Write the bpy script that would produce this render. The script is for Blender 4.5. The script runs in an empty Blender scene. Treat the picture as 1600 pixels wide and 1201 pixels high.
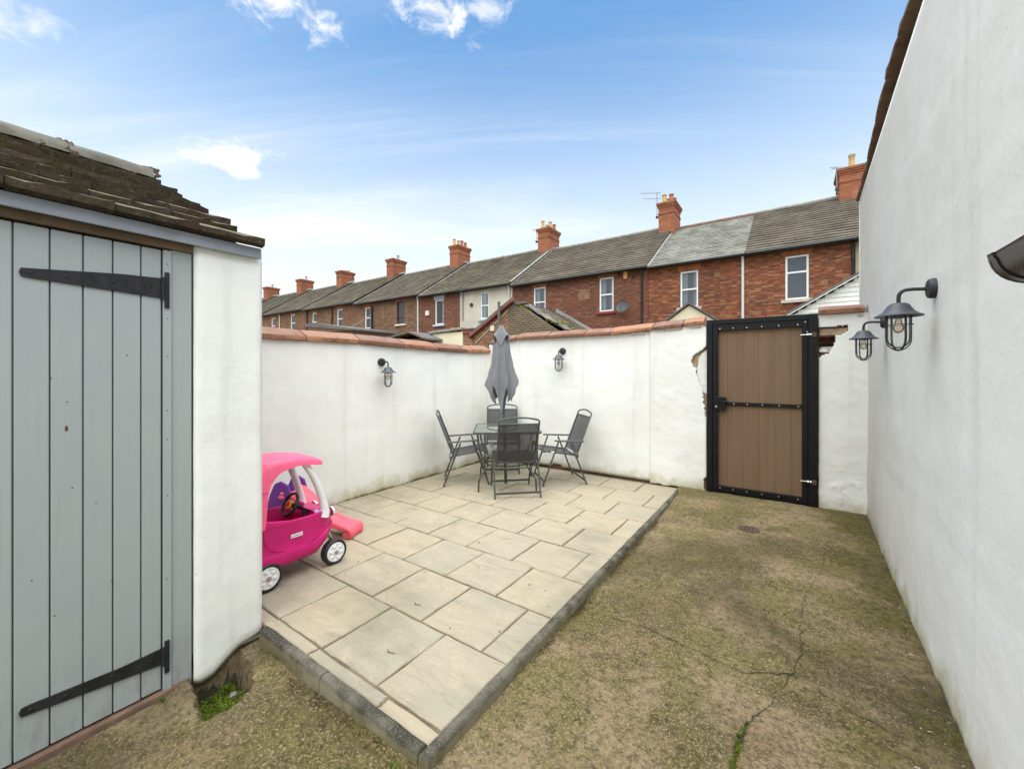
import bpy, bmesh, math, random
from mathutils import Vector, Matrix, noise
rnd = random.Random(7)
R = math.radians
scene = bpy.context.scene
col = scene.collection

# ------------------------------------------------------------------ camera
cam_d = bpy.data.cameras.new('camera')
cam = bpy.data.objects.new('camera', cam_d)
col.objects.link(cam)
cam.location = (0, 0, 1.55)
cam.rotation_euler = (R(90), 0, R(34.7))
cam_d.sensor_width = 36
cam_d.lens = 36 * 634.6 / 1600
cam_d.shift_y = -21.5 / 1600
cam_d.clip_start = 0.02
cam_d.clip_end = 2000
scene.camera = cam

# ------------------------------------------------------------------ sun direction
SUN = Vector((0.12, -0.26, 0.92)).normalized()
sd = bpy.data.lights.new('sun', 'SUN')
sd.energy = 3.6
sd.angle = R(100)
sd.color = (1.0, 0.925, 0.79)
so = bpy.data.objects.new('sun', sd)
col.objects.link(so)
so.location = SUN * 30
so.rotation_euler = (-SUN).to_track_quat('-Z', 'Y').to_euler()

# ------------------------------------------------------------------ exposure
scene.view_settings.view_transform = 'Standard'
scene.view_settings.look = 'None'
scene.view_settings.gamma = 1
scene.view_settings.use_curve_mapping = False
scene.view_settings.exposure = 0.97


# ------------------------------------------------------------------ node helper
class G:
    def __init__(self, tree):
        self.t = tree
        tree.nodes.clear()

    def n(self, typ, **kw):
        nd = self.t.nodes.new('ShaderNode' + typ)
        for k, v in kw.items():
            if k.startswith('p_'):
                setattr(nd, k[2:], v)
                continue
            key = int(k[1:]) if k[0] == 'i' and k[1:].isdigit() else k.replace('_', ' ')
            s = nd.inputs[key]
            if isinstance(v, bpy.types.NodeSocket):
                self.t.links.new(v, s)
            elif isinstance(v, bpy.types.Node):
                self.t.links.new(v.outputs[0], s)
            else:
                s.default_value = v
        return nd

    def math(self, op, a, b=0.0, c=0.0, clamp=False):
        nd = self.t.nodes.new('ShaderNodeMath')
        nd.operation = op
        nd.use_clamp = clamp
        for i, v in enumerate((a, b, c)):
            if isinstance(v, bpy.types.Node): v = v.outputs[0]
            if isinstance(v, bpy.types.NodeSocket): self.t.links.new(v, nd.inputs[i])
            else: nd.inputs[i].default_value = v
        return nd.outputs[0]

    def mix(self, fac, a, b, blend='MIX'):
        nd = self.t.nodes.new('ShaderNodeMix')
        nd.data_type = 'RGBA'
        nd.blend_type = blend
        for i, v in ((0, fac), (6, a), (7, b)):
            if isinstance(v, bpy.types.Node): v = v.outputs[0]
            if isinstance(v, bpy.types.NodeSocket): self.t.links.new(v, nd.inputs[i])
            elif i == 0: nd.inputs[0].default_value = v
            else: nd.inputs[i].default_value = (*v, 1) if len(v) == 3 else v
        return nd.outputs[2]

    def ramp(self, fac, lo, hi):          # smooth 0..1 between lo and hi
        nd = self.n('MapRange', Value=fac, From_Min=min(lo, hi), From_Max=max(lo, hi))
        nd.interpolation_type = 'SMOOTHSTEP'
        return nd.outputs[0] if lo <= hi else self.math('SUBTRACT', 1.0, nd.outputs[0])

    def noise(self, vec, scale, detail=4, rough=0.55, dist=0.0):
        return self.n('TexNoise', Vector=vec, Scale=scale, Detail=detail, Roughness=rough, Distortion=dist).outputs[0]

    def mapping(self, vec, scale=(1, 1, 1), loc=(0, 0, 0), rot=(0, 0, 0)):
        return self.n('Mapping', Vector=vec, Scale=scale, Location=loc, Rotation=rot).outputs[0]

    def bump(self, h, strength=0.5, dist=0.01, normal=None):
        nd = self.n('Bump', Height=h, Strength=strength, Distance=dist)
        if normal is not None: self.t.links.new(normal, nd.inputs['Normal'])
        return nd.outputs[0]

    def out(self, color, rough=0.8, normal=None, metallic=0.0, spec=0.5, **kw):
        b = self.t.nodes.new('ShaderNodeBsdfPrincipled')
        for k, v in (('Base Color', color), ('Roughness', rough), ('Metallic', metallic), ('Specular IOR Level', spec), *kw.items()):
            if isinstance(v, bpy.types.NodeSocket): self.t.links.new(v, b.inputs[k])
            elif isinstance(v, tuple) and len(v) == 3: b.inputs[k].default_value = (*v, 1)
            else: b.inputs[k].default_value = v
        if normal is not None: self.t.links.new(normal, b.inputs['Normal'])
        o = self.t.nodes.new('ShaderNodeOutputMaterial')
        self.t.links.new(b.outputs[0], o.inputs[0])
        return b


def newmat(name):
    m = bpy.data.materials.new(name)
    m.use_nodes = True
    g = G(m.node_tree)
    oc = g.n('TexCoord').outputs['Object']
    return m, g, oc


# ------------------------------------------------------------------ world
world = bpy.data.worlds.new('World')
scene.world = world
world.use_nodes = True
g = G(world.node_tree)
sky = g.n('TexSky')
sky.sky_type = 'NISHITA'
sky.sun_disc = False
sky.sun_elevation = math.asin(SUN.z)
sky.sun_rotation = math.atan2(SUN.x, SUN.y)
sky.altitude = 0
sky.air_density = 1.0
sky.dust_density = 1.3
sky.ozone_density = 1.6
dirn = g.n('TexCoord').outputs['Generated']
sep = g.n('SeparateXYZ', Vector=dirn)
zz = g.math('MAXIMUM', sep.outputs[2], 0.0)
den = g.math('ADD', zz, 0.10)
px = g.math('DIVIDE', sep.outputs[0], den)
py = g.math('DIVIDE', sep.outputs[1], den)
plane = g.n('CombineXYZ', X=px, Y=py).outputs[0]
# thin streaky veil, thicker towards the horizon
veil = g.noise(g.mapping(g.mapping(plane, rot=(0, 0, R(-30))), (0.22, 1.25, 1), loc=(0.4, 2.1, 0)), 1.0, 8, 0.62, 0.5)
veil = g.ramp(veil, 0.44, 0.74)
haze = g.math('POWER', g.math('SUBTRACT', 1.0, zz, clamp=True), 5.0)
hz2 = g.ramp(zz, 0.72, 0.08)
veilf = g.math('ADD', g.math('ADD', g.math('MULTIPLY', veil, 0.42), 0.03), g.math('MULTIPLY', hz2, 0.86), clamp=True)
# small fair-weather puffs, scattered
puff_n = g.noise(g.mapping(plane, (1.5, 2.3, 1), loc=(3.1, 1.7, 0)), 1.0, 8, 0.62, 0.3)
puff = g.math('MULTIPLY', g.ramp(puff_n, 0.68, 0.80), g.ramp(zz, 0.2, 0.4))


def puff_at(dx, dy, dz, sx, amp):           # a small cumulus in a given direction
    d = Vector((dx, dy, dz)).normalized()
    dd = g.n('VectorMath', i0=dirn, i1=tuple(d))
    dd.operation = 'SUBTRACT'
    # flatten: squeeze vertical distance
    m = g.mapping(dd.outputs[0], (1, 1, 2.3))
    ln = g.n('VectorMath', i0=m)
    ln.operation = 'LENGTH'
    r = g.math('DIVIDE', ln.outputs['Value'], sx)
    nn = g.noise(g.mapping(dirn, (1, 1, 1.7)), 16.0, 7, 0.62, 0.4)
    v = g.math('ADD', g.math('SUBTRACT', 1.0, r), g.math('MULTIPLY', g.math('SUBTRACT', nn, 0.5), 3.2))
    return g.math('MULTIPLY', g.ramp(v, 0.15, 1.0), amp)


pf = puff
for (dx, dy, dz, sx, amp) in [(-1.125, 0.4373, 0.5217, 0.085, 0.95), (-0.712, 0.724, 0.882, 0.10, 0.8), (-1.0425, 0.4936, 0.902, 0.10, 0.85),
                              (-0.624, 0.785, 0.890, 0.06, 0.6), (-1.55, 0.12, 0.86, 0.07, 0.5)]:
    pf = g.math('MAXIMUM', pf, puff_at(dx, dy, dz, sx, amp))
bg_sky = g.mix(1.0, sky.outputs[0], (0.058, 0.110, 0.130), 'MULTIPLY')
c1 = g.mix(veilf, bg_sky, (0.585, 0.60, 0.605))
c2 = g.mix(pf, c1, (0.62, 0.62, 0.62))
bgn = g.n('Background', Color=c2, Strength=1.0)
wo = g.n('OutputWorld', Surface=bgn)
SKYN = sky


# ------------------------------------------------------------------ mesh builder
class MB:
    def __init__(self):
        self.v = []
        self.f = []

    def add(self, vs, fs):
        o = len(self.v)
        self.v += [tuple(p) for p in vs]
        self.f += [tuple(i + o for i in f) for f in fs]
        return self

    def box(self, x0, x1, y0, y1, z0, z1):
        return self.add([(x0, y0, z0), (x1, y0, z0), (x1, y1, z0), (x0, y1, z0), (x0, y0, z1), (x1, y0, z1), (x1, y1, z1), (x0, y1, z1)],
                        [(3, 2, 1, 0), (4, 5, 6, 7), (0, 1, 5, 4), (1, 2, 6, 5), (2, 3, 7, 6), (3, 0, 4, 7)])

    def mbox(self, M, sx, sy, sz):         # centred box through a matrix
        vs = [M @ Vector((a * sx / 2, b * sy / 2, c * sz / 2)) for c in (-1, 1) for a, b in ((-1, -1), (1, -1), (1, 1), (-1, 1))]
        return self.add(vs, [(3, 2, 1, 0), (4, 5, 6, 7), (0, 1, 5, 4), (1, 2, 6, 5), (2, 3, 7, 6), (3, 0, 4, 7)])

    def bar(self, a, b, w, h, up=(0, 0, 1)):   # rectangular bar from a to b
        a, b = Vector(a), Vector(b)
        d = b - a
        z = d.normalized()
        u = Vector(up)
        if abs(z.dot(u)) > 0.98: u = Vector((0, 1, 0))
        x = u.cross(z).normalized()
        y = z.cross(x)
        M = Matrix((x, y, z)).transposed().to_4x4()
        M.translation = (a + b) / 2
        return self.mbox(M, w, h, d.length)

    def prism(self, poly, d, axis):        # polygon extruded; poly is a list of 3D points, d an offset vector
        n = len(poly)
        d = Vector(d)
        vs = [Vector(p) for p in poly] + [Vector(p) + d for p in poly]
        fs = [tuple(range(n))[::-1], tuple(range(n, 2 * n))] + [(i, (i + 1) % n, n + (i + 1) % n, n + i) for i in range(n)]
        return self.add(vs, fs)

    def tube(self, pts, r, seg=8, rx=None, cap=True, closed=False, ref=(0, 0, 1)):
        pts = [Vector(p) for p in pts]
        n = len(pts)
        rr = r if isinstance(r, (list, tuple)) else [r] * n
        vs, fs = [], []
        for i, p in enumerate(pts):
            if closed: t = pts[(i + 1) % n] - pts[i - 1]
            else: t = pts[min(i + 1, n - 1)] - pts[max(i - 1, 0)]
            t.normalize()
            u = Vector(ref)
            if abs(t.dot(u)) > 0.95: u = Vector((0, 1, 0)) if abs(t.y) < 0.9 else Vector((1, 0, 0))
            a = u.cross(t).normalized()
            b = t.cross(a)
            for k in range(seg):
                th = 2 * math.pi * k / seg
                vs.append(p + a * math.cos(th) * rr[i] * (rx or 1) + b * math.sin(th) * rr[i])
        m = n if closed else n - 1
        for i in range(m):
            j = (i + 1) % n
            for k in range(seg):
                l = (k + 1) % seg
                fs.append((i * seg + k, i * seg + l, j * seg + l, j * seg + k))
        if cap and not closed:
            fs.append(tuple(range(seg))[::-1])
            fs.append(tuple((n - 1) * seg + k for k in range(seg)))
        return self.add(vs, fs)

    def lathe(self, prof, seg=24, M=None, cap=True):    # prof: list of (r, z)
        M = M or Matrix()
        vs, fs = [], []
        n = len(prof)
        for r, z in prof:
            for k in range(seg):
                th = 2 * math.pi * k / seg
                vs.append(M @ Vector((r * math.cos(th), r * math.sin(th), z)))
        for i in range(n - 1):
            for k in range(seg):
                l = (k + 1) % seg
                fs.append((i * seg + k, i * seg + l, (i + 1) * seg + l, (i + 1) * seg + k))
        if cap:
            fs.append(tuple(range(seg))[::-1])
            fs.append(tuple((n - 1) * seg + k for k in range(seg)))
        return self.add(vs, fs)

    def rings(self, rings, cap0=True, cap1=True):       # loft closed loops with equal counts
        n = len(rings[0])
        vs = [p for r in rings for p in r]
        fs = []
        for i in range(len(rings) - 1):
            for k in range(n):
                l = (k + 1) % n
                fs.append((i * n + k, i * n + l, (i + 1) * n + l, (i + 1) * n + k))
        if cap0: fs.append(tuple(range(n))[::-1])
        if cap1: fs.append(tuple((len(rings) - 1) * n + k for k in range(n)))
        return self.add(vs, fs)

    def mesh(self, name, smooth=None):
        me = bpy.data.meshes.new(name)
        me.from_pydata(self.v, [], self.f)
        bm = bmesh.new()
        bm.from_mesh(me)
        bmesh.ops.recalc_face_normals(bm, faces=bm.faces)
        bm.to_mesh(me)
        bm.free()
        if smooth is not None:
            me.shade_smooth()
            me.set_sharp_from_angle(angle=R(smooth))
        return me

    def build(self, name, mat, parent=None, smooth=None, bevel=0.0, bseg=2):
        me = self.mesh(name, smooth)
        return obj(name, me, mat, parent, bevel, bseg)


def obj(name, me, mat, parent=None, bevel=0.0, bseg=2):
    o = bpy.data.objects.new(name, me)
    if mat is not None and not me.materials: me.materials.append(mat)
    col.objects.link(o)
    if parent is not None: o.parent = parent
    if bevel:
        b = o.modifiers.new('bevel', 'BEVEL')
        b.width = bevel
        b.segments = bseg
        b.limit_method = 'ANGLE'
        b.angle_limit = R(35)
        b.harden_normals = False
    return o


def tag(o, label, cat, group=None):
    o['label'] = label
    o['category'] = cat
    if group: o['group'] = group
    return o


def thing(name, label, cat, loc=(0, 0, 0), rz=0.0, group=None):
    o = bpy.data.objects.new(name, None)
    o.empty_display_size = 0.1
    col.objects.link(o)
    o.location = loc
    o.rotation_euler = (0, 0, rz)
    return tag(o, label, cat, group)


def struct(o, kind='structure'):
    o['kind'] = kind
    return o


def copy_tree(o, parent=None):
    c = o.copy()
    col.objects.link(c)
    c.parent = parent
    for ch in [x for x in bpy.data.objects if x.parent == o]:
        copy_tree(ch, c)
    return c


def sm(x, a, b):
    t = min(1, max(0, (x - a) / (b - a)))
    return t * t * (3 - 2 * t)


def lerp_tab(x, tab):
    if x <= tab[0][0]: return tab[0][1]
    for (a, va), (b, vb) in zip(tab, tab[1:]):
        if x <= b: return va + (vb - va) * (x - a) / (b - a)
    return tab[-1][1]


def fbm(x, y, z, s, oct=4):
    return noise.fractal(Vector((x * s, y * s, z * s)), 1.0, 2.0, oct)


# ------------------------------------------------------------------ materials
def m_render(name, base=(0.80, 0.79, 0.755), algae=1.0, seed=0.0, warm=0.0, z0=0.11, rough_bump=1.0):
    m, g, oc = newmat(name)
    v = g.mapping(oc, loc=(seed, seed * 1.7, 0))
    big = g.noise(v, 0.9, 5, 0.6)
    mid = g.noise(v, 5, 5, 0.6)
    st = g.noise(g.mapping(v, (6, 6, 0.35)), 1.0, 5, 0.65)
    c = g.mix(g.ramp(big, 0.35, 0.75), base, (base[0] * 0.90, base[1] * 0.90, base[2] * 0.865))
    c = g.mix(g.math('MULTIPLY', g.ramp(st, 0.52, 0.78), 0.5), c, (base[0] * 0.74, base[1] * 0.75, base[2] * 0.70))
    c = g.mix(g.math('MULTIPLY', g.ramp(mid, 0.56, 0.8), 0.45), c, (base[0] * 1.08, base[1] * 1.08, base[2] * 1.08))
    spots = g.noise(v, 60, 2, 0.5)
    c = g.mix(g.math('MULTIPLY', g.ramp(spots, 0.735, 0.77), 0.35), c, (0.22, 0.2, 0.16))
    sep = g.n('SeparateXYZ', Vector=oc)
    hgt = g.math('SUBTRACT', sep.outputs[2], z0)
    al = g.math('MULTIPLY', g.ramp(g.math('ADD', hgt, g.math('MULTIPLY', g.math('SUBTRACT', mid, 0.5), 0.35)), 0.17, 0.0), algae)
    c = g.mix(g.math('MULTIPLY', al, 0.85), c, g.mix(st, (0.42, 0.37, 0.16), (0.50, 0.47, 0.36)))
    al2 = g.math('MULTIPLY', g.ramp(g.math('ADD', hgt, g.math('MULTIPLY', g.math('SUBTRACT', mid, 0.5), 0.12)), 0.03, -0.01), algae)
    c = g.mix(al2, c, (0.10, 0.085, 0.05))
    nb = g.noise(v, 38, 6, 0.7)
    lum = g.noise(v, 2.2, 4, 0.55)
    fine = g.noise(v, 160, 3, 0.6)
    n1 = g.bump(lum, 0.35 * rough_bump, 0.05)
    n2 = g.bump(nb, 0.45 * rough_bump, 0.006, n1)
    n3 = g.bump(fine, 0.3 * rough_bump, 0.002, n2)
    g.out(c, 0.88, n3, spec=0.25)
    return m


def m_concrete(name):
    m, g, oc = newmat(name)
    n1 = g.noise(oc, 1.15, 6, 0.62, 0.5)
    n2 = g.noise(g.mapping(oc, loc=(4, 9, 0)), 2.6, 6, 0.65, 0.3)
    n3 = g.noise(oc, 26, 6, 0.7)
    n4 = g.noise(oc, 95, 4, 0.7)
    c = g.mix(g.ramp(n1, 0.42, 0.58), (0.400, 0.295, 0.172), (0.190, 0.149, 0.066))
    c = g.mix(g.math('MULTIPLY', g.ramp(n2, 0.47, 0.58), 0.68), c, (0.205, 0.174, 0.052))
    c = g.mix(g.math('MULTIPLY', g.ramp(g.noise(g.mapping(oc, loc=(-3, 2, 0)), 1.7, 5, 0.6), 0.55, 0.75), 0.7), c, (0.37, 0.25, 0.15))
    c = g.mix(g.math('MULTIPLY', g.ramp(n3, 0.43, 0.62), 0.75), c, g.mix(0.66, c, (0.036, 0.027, 0.015)))
    n5 = g.noise(g.mapping(oc, loc=(2, 6, 0)), 58, 5, 0.75)
    c = g.mix(g.math('MULTIPLY', g.ramp(n5, 0.50, 0.60), 0.62), c, g.mix(0.72, c, (0.026, 0.020, 0.011)))
    c = g.mix(g.math('MULTIPLY', g.ramp(n4, 0.54, 0.61), 0.9), c, (0.44, 0.355, 0.20))
    vo = g.n('TexVoronoi', Vector=oc, Scale=46.0, Randomness=1.0)
    peb = g.ramp(vo.outputs['Distance'], 0.30, 0.12)
    pc = g.n('SeparateColor', Color=vo.outputs['Color'])
    c = g.mix(g.math('MULTIPLY', peb, g.ramp(pc.outputs[0], 0.93, 0.95)), c, (0.42, 0.36, 0.26))
    c = g.mix(g.math('MULTIPLY', g.math('MULTIPLY', peb, g.ramp(pc.outputs[1], 0.78, 0.86)), 0.7), c, (0.055, 0.042, 0.028))
    spx = g.n('SeparateXYZ', Vector=oc)
    edge = g.math('MULTIPLY', g.ramp(g.math('ADD', spx.outputs[0], g.math('MULTIPLY', g.math('SUBTRACT', n2, 0.5), 1.0)), 0.22, 0.58), 0.75)
    c = g.mix(edge, c, g.mix(g.ramp(n3, 0.35, 0.65), (0.135, 0.122, 0.026), (0.066, 0.054, 0.020)))
    damp = g.noise(g.mapping(oc, loc=(11, -4, 2)), 0.8, 5, 0.6, 0.8)
    c = g.mix(g.math('MULTIPLY', g.ramp(damp, 0.52, 0.62), 0.75), c, g.mix(0.5, c, (0.055, 0.044, 0.024)))
    # brown pit marks
    pit = g.noise(g.mapping(oc, loc=(7, 3, 1)), 9, 5, 0.7)
    c = g.mix(g.math('MULTIPLY', g.ramp(pit, 0.66, 0.76), 0.6), c, (0.05, 0.036, 0.018))
    h = g.math('ADD', g.math('MULTIPLY', n3, 0.8), g.math('MULTIPLY', n4, 0.45))
    nb = g.bump(h, 1.0, 0.035)
    nb = g.bump(g.noise(oc, 4, 4, 0.6), 0.5, 0.05, nb)
    g.out(c, 0.92, nb, spec=0.2)
    return m


def m_slab(name):
    m, g, oc = newmat(name)
    pos = g.n('NewGeometry').outputs['Position']
    oi = g.n('ObjectInfo').outputs['Random']
    shift = g.n('CombineXYZ', X=g.math('MULTIPLY', oi, 37.0), Y=g.math('MULTIPLY', oi, 11.0), Z=0.0)
    v = g.n('VectorMath', i0=oc, i1=shift).outputs[0]
    warm = (0.428, 0.352, 0.252)
    c = g.mix(oi, warm, (0.372, 0.326, 0.248))
    big = g.noise(v, 3.0, 5, 0.6, 0.4)
    c = g.mix(g.math('MULTIPLY', g.ramp(big, 0.42, 0.72), 0.65), c, (0.315, 0.290, 0.218))
    c = g.mix(g.math('MULTIPLY', g.ramp(g.noise(v, 7, 5, 0.65, 1.2), 0.55, 0.75), 0.55), c, (0.50, 0.405, 0.290))
    # weathering greenish film, in world so it crosses joints
    film = g.noise(pos, 1.1, 5, 0.65)
    c = g.mix(g.math('MULTIPLY', g.ramp(film, 0.50, 0.72), 0.6), c, (0.22, 0.205, 0.135))
    vein = g.noise(g.mapping(v, (3, 14, 3), rot=(0, 0, R(25))), 1.0, 6, 0.7, 1.0)
    c = g.mix(g.math('MULTIPLY', g.ramp(vein, 0.58, 0.68), 0.5), c, (0.22, 0.18, 0.11))
    spk = g.noise(v, 120, 3, 0.6)
    c = g.mix(g.math('MULTIPLY', g.ramp(spk, 0.56, 0.72), 0.5), c, (0.24, 0.2, 0.14))
    dot = g.n('TexVoronoi', Vector=pos, Scale=9.0)
    dcol = g.n('SeparateColor', Color=dot.outputs['Color'])
    c = g.mix(g.math('MULTIPLY', g.ramp(dot.outputs['Distance'], 0.055, 0.03), g.ramp(dcol.outputs[0], 0.6, 0.62)), c, (0.045, 0.04, 0.03))
    riven = g.noise(g.mapping(v, (3.0, 9.0, 3.0), rot=(0, 0, R(25))), 1.0, 7, 0.62, 0.9)
    nb = g.bump(riven, 0.9, 0.03)
    nb = g.bump(g.noise(v, 55, 5, 0.65), 0.3, 0.004, nb)
    g.out(c, 0.78, nb, spec=0.3)
    return m


def m_kerb(name):
    m, g, oc = newmat(name)
    pos = g.n('NewGeometry').outputs['Position']
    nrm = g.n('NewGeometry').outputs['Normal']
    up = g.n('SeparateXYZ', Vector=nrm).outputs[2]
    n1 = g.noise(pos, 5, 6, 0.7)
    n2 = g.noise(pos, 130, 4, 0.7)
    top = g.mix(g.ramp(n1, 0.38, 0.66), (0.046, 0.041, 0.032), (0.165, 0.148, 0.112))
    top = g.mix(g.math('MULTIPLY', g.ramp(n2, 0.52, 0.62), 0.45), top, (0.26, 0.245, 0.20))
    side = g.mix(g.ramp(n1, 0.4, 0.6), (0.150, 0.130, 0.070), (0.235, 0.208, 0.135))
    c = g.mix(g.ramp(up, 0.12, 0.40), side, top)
    nb = g.bump(n2, 0.7, 0.006)
    g.out(c, 0.9, nb, spec=0.2)
    return m


def m_plain(name, colr, rough=0.6, var=0.12, scale=8.0, bump=0.0, metallic=0.0, spec=0.5, bscale=60.0, objvar=0.0, dirt=0.0, **kw):
    m, g, oc = newmat(name)
    n = g.noise(oc, scale, 5, 0.6)
    dk = tuple(x * (1 - var) for x in colr)
    lt = tuple(min(1, x * (1 + var)) for x in colr)
    c = g.mix(g.ramp(n, 0.3, 0.7), dk, lt)
    if objvar:
        oi = g.n('ObjectInfo').outputs['Random']
        hsv = g.n('HueSaturation', Color=c, Value=g.math('ADD', 1.0 - objvar, g.math('MULTIPLY', oi, 2 * objvar)))
        c = hsv.outputs[0]
    if dirt:
        d = g.noise(g.mapping(oc, loc=(5, 5, 5)), scale * 2.5, 6, 0.7)
        c = g.mix(g.math('MULTIPLY', g.ramp(d, 0.52, 0.75), dirt), c, (0.09, 0.075, 0.05))
    nb = g.bump(g.noise(oc, bscale, 4, 0.6), bump, 0.004) if bump else None
    rv = g.math('ADD', rough - 0.08, g.math('MULTIPLY', n, 0.16))
    g.out(c, rv, nb, metallic, spec, **kw)
    return m


def m_terracotta(name):
    m, g, oc = newmat(name)
    pos = g.n('NewGeometry').outputs['Position']
    oi = g.n('ObjectInfo').outputs['Random']
    c = g.mix(oi, (0.37, 0.165, 0.082), (0.165, 0.072, 0.045))
    c = g.mix(g.math('MULTIPLY', g.ramp(g.noise(pos, 2.6, 5, 0.6), 0.45, 0.7), 0.6), c, (0.26, 0.135, 0.085))
    nrm = g.n('SeparateXYZ', Vector=g.n('NewGeometry').outputs['Normal'])
    d = g.noise(pos, 14, 6, 0.7)
    c = g.mix(g.math('MULTIPLY', g.ramp(d, 0.48, 0.68), 0.75), c, (0.065, 0.034, 0.018))
    # patchy paler tone mixed in on the upward faces
    c = g.mix(g.math('MULTIPLY', g.math('MULTIPLY', g.ramp(nrm.outputs[2], 0.5, 0.9), g.ramp(g.noise(pos, 7, 5, 0.7), 0.35, 0.65)), 0.6), c, (0.30, 0.19, 0.145))
    c = g.mix(g.math('MULTIPLY', g.ramp(g.noise(pos, 34, 5, 0.7), 0.66, 0.74), 0.7), c, (0.55, 0.45, 0.33))
    nb = g.bump(g.noise(pos, 45, 5, 0.65), 0.5, 0.005)
    g.out(c, 0.62, nb, spec=0.4)
    return m


def m_brick(name, c1, c2, mortar, pale=(0.40, 0.28, 0.17), palef=0.3, dark=(0.05, 0.03, 0.025), scale=1.0, bw=0.20, bh=0.066, msize=0.010, darkf=0.5):
    m, g, oc = newmat(name)
    pos = g.n('NewGeometry').outputs['Position']
    nrm = g.n('SeparateXYZ', Vector=g.n('NewGeometry').outputs['Normal'])
    sp = g.n('SeparateXYZ', Vector=pos)
    sx = g.math('GREATER_THAN', g.math('ABSOLUTE', nrm.outputs[0]), 0.6)
    u = g.math('ADD', g.math('MULTIPLY', sp.outputs[1], sx), g.math('MULTIPLY', sp.outputs[0], g.math('SUBTRACT', 1.0, sx)))
    v = g.n('CombineXYZ', X=u, Y=sp.outputs[2], Z=0.0).outputs[0]
    br = g.n('TexBrick', Vector=v, Color1=(*c1, 1), Color2=(*c2, 1), Mortar=(*mortar, 1), Scale=scale, Mortar_Size=msize, Mortar_Smooth=0.2, Bias=0.0, Brick_Width=bw, Row_Height=bh)
    c = br.outputs['Color']
    # second pass at a different offset: dark and pale bricks here and there
    br2 = g.n('TexBrick', Vector=v, Color1=(0, 0, 0, 1), Color2=(1, 1, 1, 1), Mortar=(0.5, 0.5, 0.5, 1), Scale=scale, Mortar_Size=0.0, Brick_Width=bw, Row_Height=bh)
    br2.offset = 0.5
    wn = g.n('TexWhiteNoise', Vector=g.n('VectorMath', i0=br2.outputs['Color'], i1=(1.3, 2.1, 0.7)).outputs[0])
    rowcol = g.n('CombineXYZ', X=g.math('FLOOR', g.math('DIVIDE', u, bw)), Y=g.math('FLOOR', g.math('DIVIDE', sp.outputs[2], bh)), Z=0.0)
    wn2 = g.n('TexWhiteNoise', Vector=rowcol).outputs[0]
    notm = g.math('SUBTRACT', 1.0, br.outputs['Fac'])
    c = g.mix(g.math('MULTIPLY', g.math('MULTIPLY', g.ramp(wn2, 1 - palef * 0.5, 1 - palef * 0.5 + 0.02), notm), 0.38), c, pale)
    c = g.mix(g.math('MULTIPLY', g.math('MULTIPLY', g.ramp(wn2, 0.28, 0.26), notm), darkf), c, dark)
    c = g.mix(g.math('MULTIPLY', g.ramp(g.noise(pos, 0.9, 6, 0.65), 0.45, 0.7), 0.5), c, g.mix(0.55, c, dark))
    c = g.mix(g.math('MULTIPLY', g.ramp(g.noise(pos, 7, 7, 0.78), 0.56, 0.70), palef * 1.6), c, pale)
    h = g.math('ADD', g.math('MULTIPLY', notm, 1.0), g.math('MULTIPLY', g.noise(pos, 30, 4, 0.6), 0.5))
    nb = g.bump(h, 0.7, 0.012)
    g.out(c, 0.9, nb, spec=0.2)
    return m


def m_rooftile(name, c1, c2, lich=(0.36, 0.34, 0.25), jw=0.30, gauge=0.27, lf=0.5, slope_scale=1.0):
    m, g, oc = newmat(name)
    pos = g.n('NewGeometry').outputs['Position']
    sp = g.n('SeparateXYZ', Vector=pos)
    v = g.n('CombineXYZ', X=sp.outputs[0], Y=g.math('MULTIPLY', sp.outputs[1], slope_scale), Z=0.0).outputs[0]
    cell = g.n('CombineXYZ', X=g.math('FLOOR', g.math('DIVIDE', sp.outputs[0], jw)), Y=g.math('FLOOR', g.math('DIVIDE', sp.outputs[1], gauge)), Z=0.0)
    wn = g.n('TexWhiteNoise', Vector=cell).outputs[0]
    c = g.mix(wn, c1, c2)
    c = g.mix(g.math('MULTIPLY', g.ramp(g.noise(pos, 1.2, 6, 0.7), 0.42, 0.66), lf), c, lich)
    c = g.mix(g.math('MULTIPLY', g.ramp(g.noise(pos, 6, 6, 0.75), 0.56, 0.72), lf * 0.8), c, (0.055, 0.05, 0.035))
    # rolled profile running down the slope
    fr = g.math('FRACT', g.math('DIVIDE', sp.outputs[0], jw))
    roll = g.math('SINE', g.math('MULTIPLY', fr, math.pi))
    nb = g.bump(g.math('ADD', roll, g.math('MULTIPLY', g.noise(pos, 25, 4, 0.6), 0.5)), 0.6, 0.03)
    g.out(c, 0.92, nb, spec=0.2)
    return m


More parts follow.
